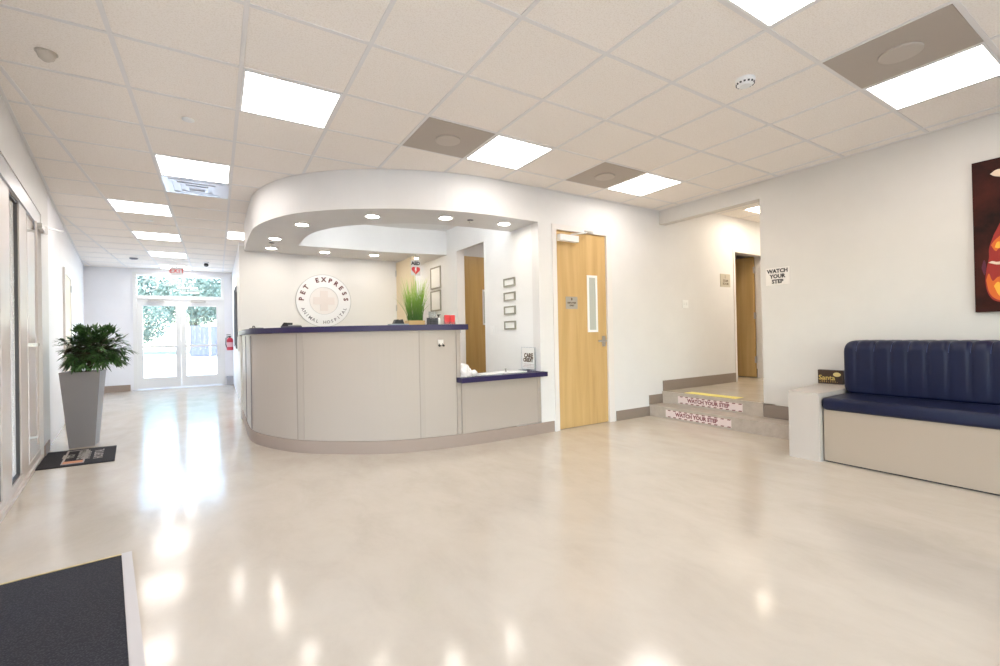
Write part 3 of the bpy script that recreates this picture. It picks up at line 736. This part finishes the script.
obj('plate', bx(XW-.006,XW-.0005,5.06,5.16,1.12,1.24), WHITE, t, bevel=.002); obj('toggle', bx(XW-.012,XW-.006,5.10,5.12,1.165,1.195), WHITE, t)
# hanging AED sign
t = thing('aed_sign', (2.62,6.6,SOFZ), 'hanging AED sign with white bolt in a red heart', 'sign')
F = frame_Y(2.655, 6.60, 2.165)
obj('hanger', bx(2.62,2.63,6.603,6.606,2.29,2.389), CHROME, t)
obj('panel', bx(2.55,2.70,6.602,6.608,2.06,2.29), mat('sign_white', (.72,.70,.68), .5), t)
obj('lettering', text_bm('AED', .072, frame_Y(2.625,6.60,2.245), .002, bold=.004), INK, t)
pts = []
for i in range(40):
    q = 2*math.pi*i/40; pts.append((.0043*16*math.sin(q)**3, .0043*(13*math.cos(q)-5*math.cos(2*q)-2*math.cos(3*q)-math.cos(4*q))))
ht = obj('heart', prism(B(), pts[::-1], 0, .002, M=frame_Y(2.625,6.601,2.140)), RED, t)
obj('bolt', prism(B(), [(-.012,.035),(.014,.035),(.004,.008),(.018,.008),(-.012,-.04),(-.002,-.004),(-.018,-.004)], 0, .002, M=frame_Y(2.625,6.598,2.142)), PAPER, ht)

# ------------------------------------------------------------------ things on the desk
ZT = 1.2365
def rest(x, y): return (x, y, ZT)
# grass planter
gx, gy = 1.757, 4.47
t = thing('grass_planter', rest(gx,gy), 'tall green ornamental grass in shallow tan box on counter', 'plant')
GR = thing  # alias keeps names short
bm = B(); a = .088
for q in [(-a,a,-.06,-.05),(-a,a,.05,.06),(-a,-a+.01,-.05,.05),(a-.01,a,-.05,.05)]: box(bm, gx+q[0],gx+q[1],gy+q[2],gy+q[3],ZT,ZT+.05)
box(bm, gx-a+.01,gx+a-.01,gy-.05,gy+.05,ZT,ZT+.008); obj('tray', bm, TANBOX, t)
obj('soil', bx(gx-a+.01,gx+a-.01,gy-.05,gy+.05,ZT+.009,ZT+.042), SOIL, t)
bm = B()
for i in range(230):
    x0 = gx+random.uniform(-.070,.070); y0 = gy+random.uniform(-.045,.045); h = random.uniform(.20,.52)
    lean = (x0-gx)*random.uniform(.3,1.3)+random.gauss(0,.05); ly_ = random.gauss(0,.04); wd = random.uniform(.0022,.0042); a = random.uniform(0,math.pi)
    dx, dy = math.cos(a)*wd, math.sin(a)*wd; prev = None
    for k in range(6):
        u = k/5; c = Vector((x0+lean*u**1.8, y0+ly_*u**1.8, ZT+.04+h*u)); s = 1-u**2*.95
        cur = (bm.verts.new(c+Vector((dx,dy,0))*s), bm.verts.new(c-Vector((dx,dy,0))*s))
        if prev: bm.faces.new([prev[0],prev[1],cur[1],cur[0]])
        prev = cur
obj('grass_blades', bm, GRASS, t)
# tape dispenser with tray at left of planter
bx_, by_ = 1.56, 4.42
t = thing('card_tray', rest(bx_,by_), 'clear card tray holding black holder left of the grass', 'tray')
obj('tray', bx(bx_-.095,bx_+.095,by_-.05,by_+.05,ZT,ZT+.016), mat('grey_tray', (.34,.38,.42), .3), t, bevel=.004)
obj('holder', prism(B(), [(-.055,.016),(.055,.016),(.035,.062),(.012,.05),(-.008,.06),(-.035,.058)], -.03,.03, M=frame_Y(bx_,by_,ZT)), BLACK, t)
# black wire basket with clear cup
cx, cy = 1.895, 4.33
t = thing('wire_basket', rest(cx,cy), 'small black wire basket with clear insert on the counter', 'basket')
bm = B(); box(bm, cx-.045,cx+.045,cy-.035,cy+.035,ZT,ZT+.005)
for i in range(7):
    x = cx-.045+.015*i
    for y in (cy-.035, cy+.035): tube(bm, [(x,y,ZT+.004),(x,y,ZT+.072)], .0035, 6)
for i in range(5):
    y = cy-.035+.0175*i
    for x in (cx-.045, cx+.045): tube(bm, [(x,y,ZT+.004),(x,y,ZT+.072)], .0035, 6)
for z in (.02,.045,.07): box(bm, cx-.048,cx+.048,cy-.038,cy-.033,ZT+z,ZT+z+.006); box(bm, cx-.048,cx+.048,cy+.033,cy+.038,ZT+z,ZT+z+.006)
obj('wire_cage', bm, DGREY, t); obj('inner_box', bx(cx-.038,cx+.038,cy-.028,cy+.028,ZT+.006,ZT+.062), BLACK, t)
bm = B()
for q in [(-.034,.034,-.024,-.021),(-.034,.034,.021,.024),(-.034,-.031,-.021,.021),(.031,.034,-.021,.021)]: box(bm, cx+q[0],cx+q[1],cy+q[2],cy+q[3],ZT+.063,ZT+.14)
obj('insert', bm, ACRY, t)
sx, sy = 1.985, 4.38
t = thing('sanitizer_bottle', rest(sx,sy), 'small white bottle with black cap beside the red cards', 'bottle')
obj('body', lathe(B(), [(.018,0),(.02,.004),(.02,.065),(.010,.078)], Matrix.Translation(rest(sx,sy)), 20), WHITE, t, smooth=False)
bm = lathe(B(), [(.009,.079),(.009,.095),(.014,.096),(.014,.106)], Matrix.Translation(rest(sx,sy)), 16); box(bm, sx-.012,sx+.022,sy-.006,sy+.006,ZT+.106,ZT+.114); obj('cap', bm, BLACK, t)
rp = None
for k,(x,y,l) in enumerate([(2.045,4.30,'left stack of red cards at end of the counter'),(2.112,4.31,'right stack of red cards at end of the counter')]):
    t = thing('red_card_stack', rest(x,y), l, 'cards', 'red card stacks')
    obj('cards', bx(x-.026,x+.026,y-.012,y+.012,ZT+.008,ZT+.102), RED, t)
    bm = B()
    for q in [(-.032,.032,-.018,-.016,.0,.03),(-.032,.032,.016,.018,0,.085),(-.032,-.030,-.016,.016,0,.04),(.030,.032,-.016,.016,0,.04),(-.030,.030,-.016,.016,0,.006)]: box(bm, x+q[0],x+q[1],y+q[2],y+q[3],ZT+q[4],ZT+q[5])
    obj('holder', bm, ACRY, t)
# stapler and pen tray at the curve
x, y = .655, 5.10; R = Matrix.Translation(rest(x,y)) @ Matrix.Rotation(-.9,4,'Z')
t = thing('card_reader', rest(x,y), 'grey and black card reader on curved end of the counter', 'card reader')
obj('base', bx(-.10,.10,-.04,.04,0,.018,M=R), DGREY, t, bevel=.003)
obj('raised_head', prism(B(), [(-.10,.018),(-.02,.018),(-.015,.052),(-.065,.055)], -.035,.035, M=R @ Matrix.Rotation(math.pi/2,4,'X')), BLACK, t)
obj('cover', bx(-.012,.10,-.03,.03,.019,.028,M=R), mat('cover_grey', (.4,.4,.38), .4), t)
x, y = .375, 5.70; R = Matrix.Translation(rest(x,y)) @ Matrix.Rotation(-1.2,4,'Z')
t = thing('pen_tray', rest(x,y), 'flat dark pen tray with clip at hall end of counter', 'pen tray')
obj('tray', bx(-.09,.09,-.035,.035,0,.014,M=R), DGREY, t, bevel=.003)
bm = B(); tube(bm, [R@Vector((-.09,0,.014)),R@Vector((-.075,0,.034)),R@Vector((-.05,0,.034)),R@Vector((-.03,0,.016))], .006); obj('clip', bm, DGREY, t)

# lower ledge things
ZL = .7005
t = thing('crumpled_tissue_heap', (2.155,4.10,ZL), 'white crumpled fabric bundle on left end of lower ledge', 'bundle')
bm = B(); bmesh.ops.create_icosphere(bm, subdivisions=4, radius=1)
from mathutils import noise
for v in bm.verts:
    d = v.co.copy(); n = noise.noise(d*2.6)*.30+noise.noise(d*6)*.16
    v.co = Vector((2.155+d.x*.075*(1+n)-.02*max(d.z,0), 4.11+d.y*.06*(1+n), max(ZL, ZL+.01+ (d.z*.115*(1+n)) + .0)))
obj('cloth', bm, mat('white_fabric', (.80,.76,.73), .8), t, smooth=True)
bm = B(); bmesh.ops.create_icosphere(bm, subdivisions=3, radius=.035, matrix=Matrix.Translation((2.225,4.06,ZL+.034))); 
for v in bm.verts: v.co += Vector([noise.noise(v.co*30)*.010]*3); v.co.z = max(v.co.z, ZL)
obj('ball', bm, MATS['white_fabric'], t, smooth=True)
t = thing('paper_stack', (2.42,4.14,ZL), 'low stack of loose papers lying on the lower ledge', 'papers')
for i in range(4):
    R = Matrix.Translation((2.42+.012*i,4.15,ZL+.003*i)) @ Matrix.Rotation(.15*i-.2,4,'Z')
    obj('sheet', bx(-.14,.14,-.10,.10,0,.0026,M=R), PAPER if i%2 else mat('grey_paper', (.45,.47,.52), .6), t)
t = thing('desk_pad', (2.72,4.22,ZL), 'flat white pad with small knob at middle of lower ledge', 'pad')
obj('pad', bx(2.60,2.92,4.10,4.32,ZL,ZL+.012), PAPER, t, bevel=.003); obj('knob', lathe(B(), [(.012,0),(.008,.02),(.012,.035)], Matrix.Translation((2.70,4.2,ZL+.0122)), 14), mat('cover_grey',(.4,.4,.4)), t)
# acrylic sign holder
t = thing('acrylic_sign', (3.04,4.28,ZL), 'clear upright sign holder with dark picture on lower ledge', 'sign')
box_ = B(); box(box_, 3.068,3.072,4.14,4.42,ZL+.006,ZL+.27); box(box_, 3.02,3.072,4.14,4.42,ZL,ZL+.005); obj('holder', box_, ACRY, t)
obj('sheet', bx(3.0645,3.0675,4.16,4.40,ZL+.015,ZL+.262), PAPER, t)
bm = text_bm('CARE', .07, frame_X(3.0638,4.27,ZL+.170), .001, bold=.004); join(bm, text_bm('CREDIT', .056, frame_X(3.0638,4.28,ZL+.118), .001, bold=.004)); obj('lettering', bm, INKB, t)
bm = B(); random.seed(3)
for r in range(3):
    y = 4.17
    while y < 4.37:
        w_ = random.uniform(.012,.03); box(bm, 3.0632,3.0643,y,y+w_,ZL+.035+.017*r,ZL+.040+.017*r); y += w_+.008
obj('small_print', bm, mat('faint_print', (.5,.38,.36), .6), t)

# ------------------------------------------------------------------ steps graphics
def step_sticker(x, z, y0, y1, h, label):
    t = thing('step_sticker', (x,(y0+y1)/2,z), label, 'sticker', 'warning stickers on the step risers')
    obj('strip', bx(x-.0015,x-.0003,y0,y1,z,z+h), STKR, t)
    bm = B(); n = 11; L = y1-y0
    for i in range(n):
        a = y0+L*(i+.1)/n
        for zz in (z, z+h-.012): 
            p = [(0,0),(L*.045,0),(L*.055,.012),(L*.01,.012)]
            prism(bm, p, 0, .0006, M=frame_X(x-.0016, a+L*.05, zz))
    obj('striped_border', bm, STKB, t)
    obj('lettering', text_bm('WATCH YOUR STEP', .062, frame_X(x-.0019,(y0+y1)/2+.01,z+h/2), .0008, bold=.0035, sx=1.0), STKB, t)
step_sticker(5.156, .170, 2.955, 3.82, .092, 'pink WATCH YOUR STEP strip on the upper step riser')
step_sticker(4.89, .022, 2.935, 3.81, .092, 'pink WATCH YOUR STEP strip on the lower step riser')
tag(recentre(obj('yellow_tape_strip', bx(5.23,5.40,3.08,3.78,.3005,.3025), YELL)), 'yellow non-slip tape strip on the upper landing edge', 'tape')

# right wall signs
def wall_sign_X(x, yc, zc, w, h, label, lines, size, plate, ink, sx=1):
    t = thing('wall_sign', (x,yc,zc), label, 'sign')
    obj('plate', bx(x-.005,x-.0005,yc-w/2,yc+w/2,zc-h/2,zc+h/2), plate, t, bevel=.001)
    bm = B()
    for i, s in enumerate(lines): join(bm, text_bm(s, size, frame_X(x-.006,yc,zc+h*.29-i*h*.30), .001, bold=.0025, sx=sx))
    obj('lettering', bm, ink, t); return t
wall_sign_X(XR, 2.545, 1.70, .245, .19, 'white WATCH YOUR STEP sign on wall right of the steps', ['WATCH','YOUR','STEP'], .057, mat('pale_sign', (.80,.76,.71), .4), INK, 1.0)
t = thing('room_sign', (6.70,YF,1.79), 'small beige room sign on corridor wall beside open door', 'sign')
obj('plate', bx(6.575,6.835,YF-.006,YF-.0005,1.79,1.99), PLATE, t)
obj('symbol', text_bm('1', .07, frame_Y(6.70,YF-.007,1.945), .001), INKB, t)
bm = text_bm('EXAM', .05, frame_Y(6.71,YF-.007,1.885), .001, bold=.001); join(bm, text_bm('ROOM', .05, frame_Y(6.71,YF-.007,1.838), .001, bold=.001)); obj('lettering', bm, INKB, t)
t = thing('switch_plate', (5.70,YF,1.45), 'small white switch plate on wall above the steps', 'switch')
obj('plate', bx(5.64,5.77,YF-.006,YF-.0005,1.45,1.565), WHITE, t, bevel=.002)
for i in range(2): obj('toggle', bx(5.67+.05*i,5.69+.05*i,YF-.012,YF-.006,1.49,1.53), WHITE, t)

# ------------------------------------------------------------------ bench
bench = thing('bench_seat', (4.7,.6,0), 'long bench with blue padded seat and back on grey base', 'bench')
Y1 = 1.80; Y0b = -1.6
obj('base', bx(4.345,5.17,Y0b,Y1-.006,.012,.44), BENCH, bench)
obj('toe_gap', bx(4.36,5.16,Y0b,Y1-.01,0,.0115), BLACK, bench)
def rounded_extrude(prof, ys, scale_fn=None):
    bm = B(); rings = []
    for y in ys:
        rings.append([bm.verts.new((x + (scale_fn(y, x, z)[0] if scale_fn else 0), y, z + (scale_fn(y, x, z)[1] if scale_fn else 0))) for x, z in prof])
    for a,b in zip(rings, rings[1:]):
        for i in range(len(prof)): bm.faces.new([a[i], a[(i+1)%len(prof)], b[(i+1)%len(prof)], b[i]])
    bm.faces.new(rings[0]); bm.faces.new(rings[-1][::-1]); return bm
def rrect(x0,x1,z0,z1,r,n=6):
    p = []
    for cx_,cz_,a0 in [(x1-r,z1-r,0),(x0+r,z1-r,90),(x0+r,z0+r,180),(x1-r,z0+r,270)]:
        for i in range(n+1):
            a = math.radians(a0+90*i/n); p.append((cx_+r*math.cos(a), cz_+r*math.sin(a)))
    return p
def endcap(y, x, z, c, y_end, r):
    """rounds the end of a cushion: shrinks the section towards its centre near y_end"""
    d = y_end - y
    if d >= r: return (0,0)
    k = 1-math.sqrt(max(0, 1-((r-d)/r)**2))
    return ((c[0]-x)*k*c[2], (c[1]-z)*k*c[3])
ys = [Y0b] + [Y1-.04+.04*math.sin(math.pi/2*i/6) for i in range(7)]
bm = rounded_extrude(rrect(4.308,4.80,.4405,.545,.03), ys, lambda y,x,z: endcap(y,x,z,(4.55,.492,.12,.6),Y1,.04))
for v in bm.verts:
    if v.co.x > 4.6 and v.co.z > .5: v.co.z += .004
obj('seat_cushion', bm, SOFA, bench, smooth=True)
# backrest: channels in the top
edges = [1.80,1.70,1.575,1.46,1.35,1.235,1.11,.99,.885]
while edges[-1] > Y0b+.1: edges.append(edges[-1]-.115)
ys = []
for a,b in zip(edges, edges[1:]):
    n = 8; ys += [a-(a-b)*i/n for i in range(n)]
ys = sorted(set(round(v,5) for v in ys+[edges[-1]]+[Y1-.08+.08*math.sin(math.pi/2*i/8) for i in range(9)]))
def bfn(y, x, z):
    # groove depth at each seam, strongest on the rounded top
    d = min(abs(y-e) for e in edges[1:]); g = math.exp(-(d/.012)**2)
    wgt = max(0, min(1, (z-.86)/.10)); k = -.014*g*wgt
    ax = (-k if x < 4.85 else 0); az = k
    e = endcap(y, x, z, (4.96,.78,.14,.20), Y1, .08)
    return (ax+e[0], az+e[1])
bk = [p for p in rrect(4.75,5.165,.545,1.012,.085,9) if p[1] > .78] + rrect(4.75,5.165,.545,1.012,.025,9)[20:]
bm = rounded_extrude(bk, ys, bfn); brest = obj('backrest', bm, SOFA, bench, smooth=True)
bm = B()
for e in edges[1:]:
    if e < .2: break
    pts = [(x-.0008 if x<4.85 else x, e, z+.0008) for x,z in bk[9+1:9+11]]
    tube(bm, [(x+.012*(1 if x<4.84 else .3)*min(1,max(0,(z-.86)/.1)), e, z-.013*min(1,max(0,(z-.86)/.1))) for x,_,z in pts], .0015, 5)
obj('seam_piping', bm, mat('seam_blue', (.05,.075,.2), .4), brest)
# end box beside bench
t = thing('end_box', (4.6,1.95,0), 'grey laminate box at the end of the blue bench', 'side box')
bm = prism(B(), [(4.29,1.806),(4.292,2.045),(5.10,2.15),(5.17,2.158),(5.17,1.806)], .0, .575)
obj('body', bm, mat('box_laminate', (.56,.50,.445), .4), t, bevel=.004)
obj('top_edge', bx(4.289,4.2965,1.81,2.04,.545,.5745), mat('box_laminate', (.5,.5,.5)), t)
t = thing('small_plaque', (5.12,2.06,.576), 'small dark plaque with gold writing standing on grey box', 'plaque')
R = Matrix.Translation((5.13,2.045,.5765)) @ Matrix.Rotation(math.radians(4),4,'Z') 
obj('block', bx(-.02,.02,-.105,.105,0,.135,M=R), BLKSIGN, t, bevel=.003)
FX = R @ frame_X(-.0205,0,.068)
bm = text_bm('Santa', .065, FX @ Matrix.Translation((-.03,-.01,0)), .001, bold=.001)
obj('lettering', bm, GOLDP, t)
obj('gold_emblem', lathe(B(), [(.028,0),(.026,.002)], FX @ Matrix.Translation((.055,.025,0)) @ Matrix.Diagonal((1.15,.75,1,1)), 20), mat('pale_gold', (.72,.60,.25), .5), t)
bm = B()
for i in range(9): box(bm, -.09+.018*i+.04*0, -.084+.018*i, -.055,-.055+.008+.01*((i*7)%4), 0,.001, M=FX)
obj('gold_pattern', bm, mat('dull_gold', (.40,.24,.07), .5), t)

# ------------------------------------------------------------------ painting
t = thing('canvas_painting', (XR,.45,1.23), 'large dark red canvas painting with flame-like orange shapes', 'painting')
PM = mat('dark_red_paint', (.1,.02,.01), .7, spec=.2)
noise_col(PM, (.008,.004,.003), (.085,.016,.010), 3.2, 7, .65, p=(.35,.8))
obj('canvas', bx(XR-.04,XR-.001,-.15,1.034,1.23,2.42), PM, t)
def blob(pts, m, name, lay):
    FXp = frame_X(XR-.0405-.0006*lay, 1.034, 1.23)
    obj(name, prism(B(), catmull(pts+[pts[0]], 5)[:-1], 0, .0006, M=FXp), m, t)
blob([(.112,.60),(.085,.50),(.082,.42),(.068,.34),(.060,.24),(.075,.14),(.12,.08),(.25,.06),(.45,.12),(.62,.3),(.6,.55),(.42,.7),(.25,.68),(.17,.72)], mat('deep_red', (.30,.014,.008), .6), 'red_shape', 1)
blob([(.064,.25),(.080,.30),(.10,.24),(.14,.27),(.25,.22),(.40,.28),(.46,.2),(.33,.10),(.2,.075),(.12,.095),(.08,.15)], mat('orange_paint', (.66,.13,.012), .6), 'orange_shape', 2)
blob([(.095,.52),(.12,.56),(.17,.60),(.28,.62),(.34,.56),(.24,.50),(.15,.50),(.12,.47)], MATS['orange_paint'], 'orange_shape', 2)
blob([(.105,.20),(.13,.23),(.18,.18),(.3,.2),(.34,.15),(.22,.10),(.14,.115)], mat('yellow_paint', (.85,.42,.04), .6), 'yellow_shape', 3)
blob([(.115,.50),(.13,.54),(.16,.53),(.14,.49)], MATS['yellow_paint'], 'yellow_shape', 3)
blob([(.078,.385),(.10,.395),(.13,.385),(.17,.40),(.22,.43),(.18,.37),(.13,.365),(.10,.375)], mat('cream_paint', (.75,.6,.45), .6), 'cream_stroke', 4)
blob([(.040,.35),(.055,.41),(.066,.36),(.056,.29)], mat('magenta_paint', (.09,.008,.03), .6), 'magenta_shape', 1)
blob([(.10,1.075),(.13,1.05),(.20,1.03),(.30,1.04),(.22,1.08),(.14,1.10)], MATS['cream_paint'], 'cream_stroke', 2)

# ------------------------------------------------------------------ mats
t = thing('entrance_mat', (-1.15,5.97,0), 'small dark logo mat on floor in front of the planter', 'mat')
q = [(-1.375,5.585),(-.832,5.572),(-.928,6.345),(-1.475,6.372)]
obj('mat_body', prism(B(), q, .0005, .010), FABM, t, bevel=.002)
def qm(u, v): # bilinear point on the mat; u across (0 wall side .. 1), v away
    a = Vector(q[0])*(1-u)+Vector(q[1])*u; b = Vector(q[3])*(1-u)+Vector(q[2])*u; return a*(1-v)+b*v
def qprism(u0,u1,v0,v1,z0,z1): 
    return [tuple(qm(u0,v0)),tuple(qm(u1,v0)),tuple(qm(u1,v1)),tuple(qm(u0,v1))]
bm = B()
for a in [(.29,.32,.08,.92),(.56,.59,.08,.92),(.32,.56,.08,.11),(.32,.56,.89,.92)]: prism(bm, qprism(*a,0,0), .0102, .0112)
obj('printed_border', bm, mat('mat_print', (.42,.38,.36), .7), t)
obj('printed_band', prism(B(), qprism(.31,.57,.12,.24,0,0), .0102,.0114), mat('mat_orange', (.62,.27,.15), .7), t)
dv = (Vector(q[3])-Vector(q[0])).normalized(); du = Vector((dv.y,-dv.x))
cc = qm(.455,.57); Mt = Matrix(((dv.x,-du.x*-1*-1,0,cc.x),(dv.y,-du.y*-1*-1,0,cc.y),(0,0,1,.0115),(0,0,0,1)))
Mt = Matrix(((dv.x,-dv.y,0,cc.x),(dv.y,dv.x,0,cc.y),(0,0,1,.0112),(0,0,0,1)))
obj('mat_logo', text_bm('PET\nEXPRESS', .115, Mt, .001, bold=.003), mat('mat_print2', (.36,.34,.30), .7), t)
cc = qm(.68,.52); Mt2 = Mt.copy(); Mt2[0][3] = cc.x; Mt2[1][3] = cc.y
obj('mat_lettering', text_bm('ANIMAL\nHOSPITAL', .10, Mt2, .001, bold=.001), MATS['mat_print'], t)
# large recessed mat at lower left
t = thing('walk_off_mat', (-.8,2.2,0), 'large black ribbed floor mat with silver edge at bottom left', 'mat')
A = Vector((-.438,3.085)); ad = Vector((.155,-.988)).normalized(); bd = Vector((-.988,-.120)).normalized()
def mq(a, b): v = A+ad*a+bd*b; return (v.x, v.y)
obj('mat_body', prism(B(), [mq(0,0),mq(2.6,0),mq(2.6,.62),mq(0,.62)], .0005, .009), FABM, t)
obj('side_edge', prism(B(), [mq(-.02,-.042),mq(2.6,-.046),mq(2.6,-.001),mq(-.02,-.001)], .0005, .0105), mat('edge_silver', (.52,.49,.48), .4, .6), t)
obj('front_edge', prism(B(), [mq(-.018,0),mq(-.001,0),mq(-.001,.62),mq(-.018,.62)], .0005, .0105), GOLD, t)

# ------------------------------------------------------------------ planter with bushy palm
px, py = -1.242, 6.63
t = thing('potted_plant', (px,py,0), 'bushy dark green plant in tall tapered grey planter', 'plant')
def taper(bm, a0, a1, z0, z1, flip=False):
    lo = [bm.verts.new((px+x*a0, py+y*a0, z0)) for x,y in [(-1,-1),(1,-1),(1,1),(-1,1)]]
    hi = [bm.verts.new((px+x*a1, py+y*a1, z1)) for x,y in [(-1,-1),(1,-1),(1,1),(-1,1)]]
    for i in range(4): bm.faces.new([lo[i],lo[(i+1)%4],hi[(i+1)%4],hi[i]])
    return lo, hi
bm = B(); lo, hi = taper(bm, .105,.165,0,.81); li, hi2 = taper(bm, .143,.154,.72,.81)
bm.faces.new(lo[::-1]); bm.faces.new(li)
for i in range(4): bm.faces.new([hi[i],hi[(i+1)%4],hi2[(i+1)%4],hi2[i]])
obj('planter', bm, PLANTER, t)
obj('soil', prism(B(), [(px-.141,py-.141),(px+.141,py-.141),(px+.141,py+.141),(px-.141,py+.141)], .76,.775), SOIL, t)
random.seed(11)
sb = B(); fb = B()
stems = []
for i in range(9):
    a = 2*math.pi*i/9+random.uniform(-.3,.3); r = random.uniform(.02,.08); h = random.uniform(.10,.26)
    b0 = Vector((px+r*math.cos(a)*.7, py+r*math.sin(a)*.7, .77)); b1 = b0+Vector((math.cos(a)*.09, math.sin(a)*.09, h))
    tube(sb, [b0, (b0+b1)/2+Vector((0,0,.02)), b1], .011, 7); stems.append((b1,a))
def leaflet(p, d, L, wd, droop):
    side = d.cross(Vector((0,0,1))).normalized(); prev = None
    for k in range(5):
        u = k/4; c = p+d*L*u+Vector((0,0,-droop*u*u)); s = wd*math.sin(math.pi*min(.97,max(.08,u)))**.7
        if k == 4: s = wd*.05
        cur = (fb.verts.new(c+side*s), fb.verts.new(c-side*s))
        if prev: fb.faces.new([prev[0],prev[1],cur[1],cur[0]])
        prev = cur
ctr = Vector((px+.095, py, 1.03))
for i in range(250):
    b1, a0 = random.choice(stems)
    a = random.uniform(0, 2*math.pi); el = random.uniform(-.75, 1.25); rr = random.uniform(.08,.27)
    end = ctr + Vector((math.cos(a)*math.cos(el)*rr*1.05, math.sin(a)*math.cos(el)*rr, math.sin(el)*rr*.90+.01))
    tube(sb, [b1, (b1+end)/2+Vector((0,0,.02)), end], .0025, 4)
    dm = (end-ctr).normalized()
    for k in range(7):
        sp = (k-3)/3*1.25; d = (Matrix.Rotation(sp,3,'Z') @ dm); d = (d+Vector((0,0,random.uniform(-.25,.25)))).normalized()
        leaflet(end, d, random.uniform(.08,.13), random.uniform(.009,.014), random.uniform(.01,.05))
obj('stems', sb, STEMM, t); obj('foliage', fb, PLANT, t)

# ------------------------------------------------------------------ hall extras
t = thing('fire_extinguisher', (.27,12.75,.86), 'red fire extinguisher mounted at far end of hall', 'fire extinguisher')
M = Matrix.Translation((.27,12.75,.86))
obj('cylinder', lathe(B(), [(.06,0),(.07,.01),(.07,.25),(.05,.29),(.025,.30)], M, 24), REDP, t, smooth=False)
bm = lathe(B(), [(.022,.301),(.022,.34)], M, 12); box(bm, .20,.30,12.74,12.76,1.19,1.205); box(bm, .20,.29,12.74,12.76,1.225,1.24); obj('valve_handle', bm, BLACK, t)
bm = tube(B(), [(.24,12.75,1.18),(.19,12.73,1.15),(.185,12.72,1.0),(.20,12.73,.93)], .011); obj('hose', bm, BLACK, t)
obj('label_band', lathe(B(), [(.0708,.08),(.0708,.19)], M, 24), mat('label_pink', (.75,.45,.5), .5), t)
t = thing('zebra_print', (.345,9.8,.95), 'tall black and white patterned print on the hall wall', 'picture')
obj('canvas', bx(.31,.3445,9.0,10.7,.92,2.20), PAPER, t)
bm = B(); random.seed(5)
for i in range(26):
    y = 9.05+i*.062; z0 = random.uniform(.95,1.3); z1 = random.uniform(1.5,2.1)
    tube(bm, [(.3085,y,z0),(.3085,y+random.uniform(-.05,.05),(z0+z1)/2),(.3085,y,z1)], random.uniform(.006,.016), 4)
obj('stripes', bm, DGREY, t)
t = thing('floor_box', (.27,13.0,.0), 'small grey box at floor beside the end doors', 'box')
obj('body', bx(.20,.335,12.99,13.087,.0,.0), BASE, t) if False else obj('body', bx(.20,.335,13.0,13.086,.001,.20), mat('box_grey', (.45,.45,.5), .5), t, bevel=.004)
obj('lid', bx(.195,.338,12.995,13.086,.201,.212), mat('box_grey', (.45,.45,.5)), t)
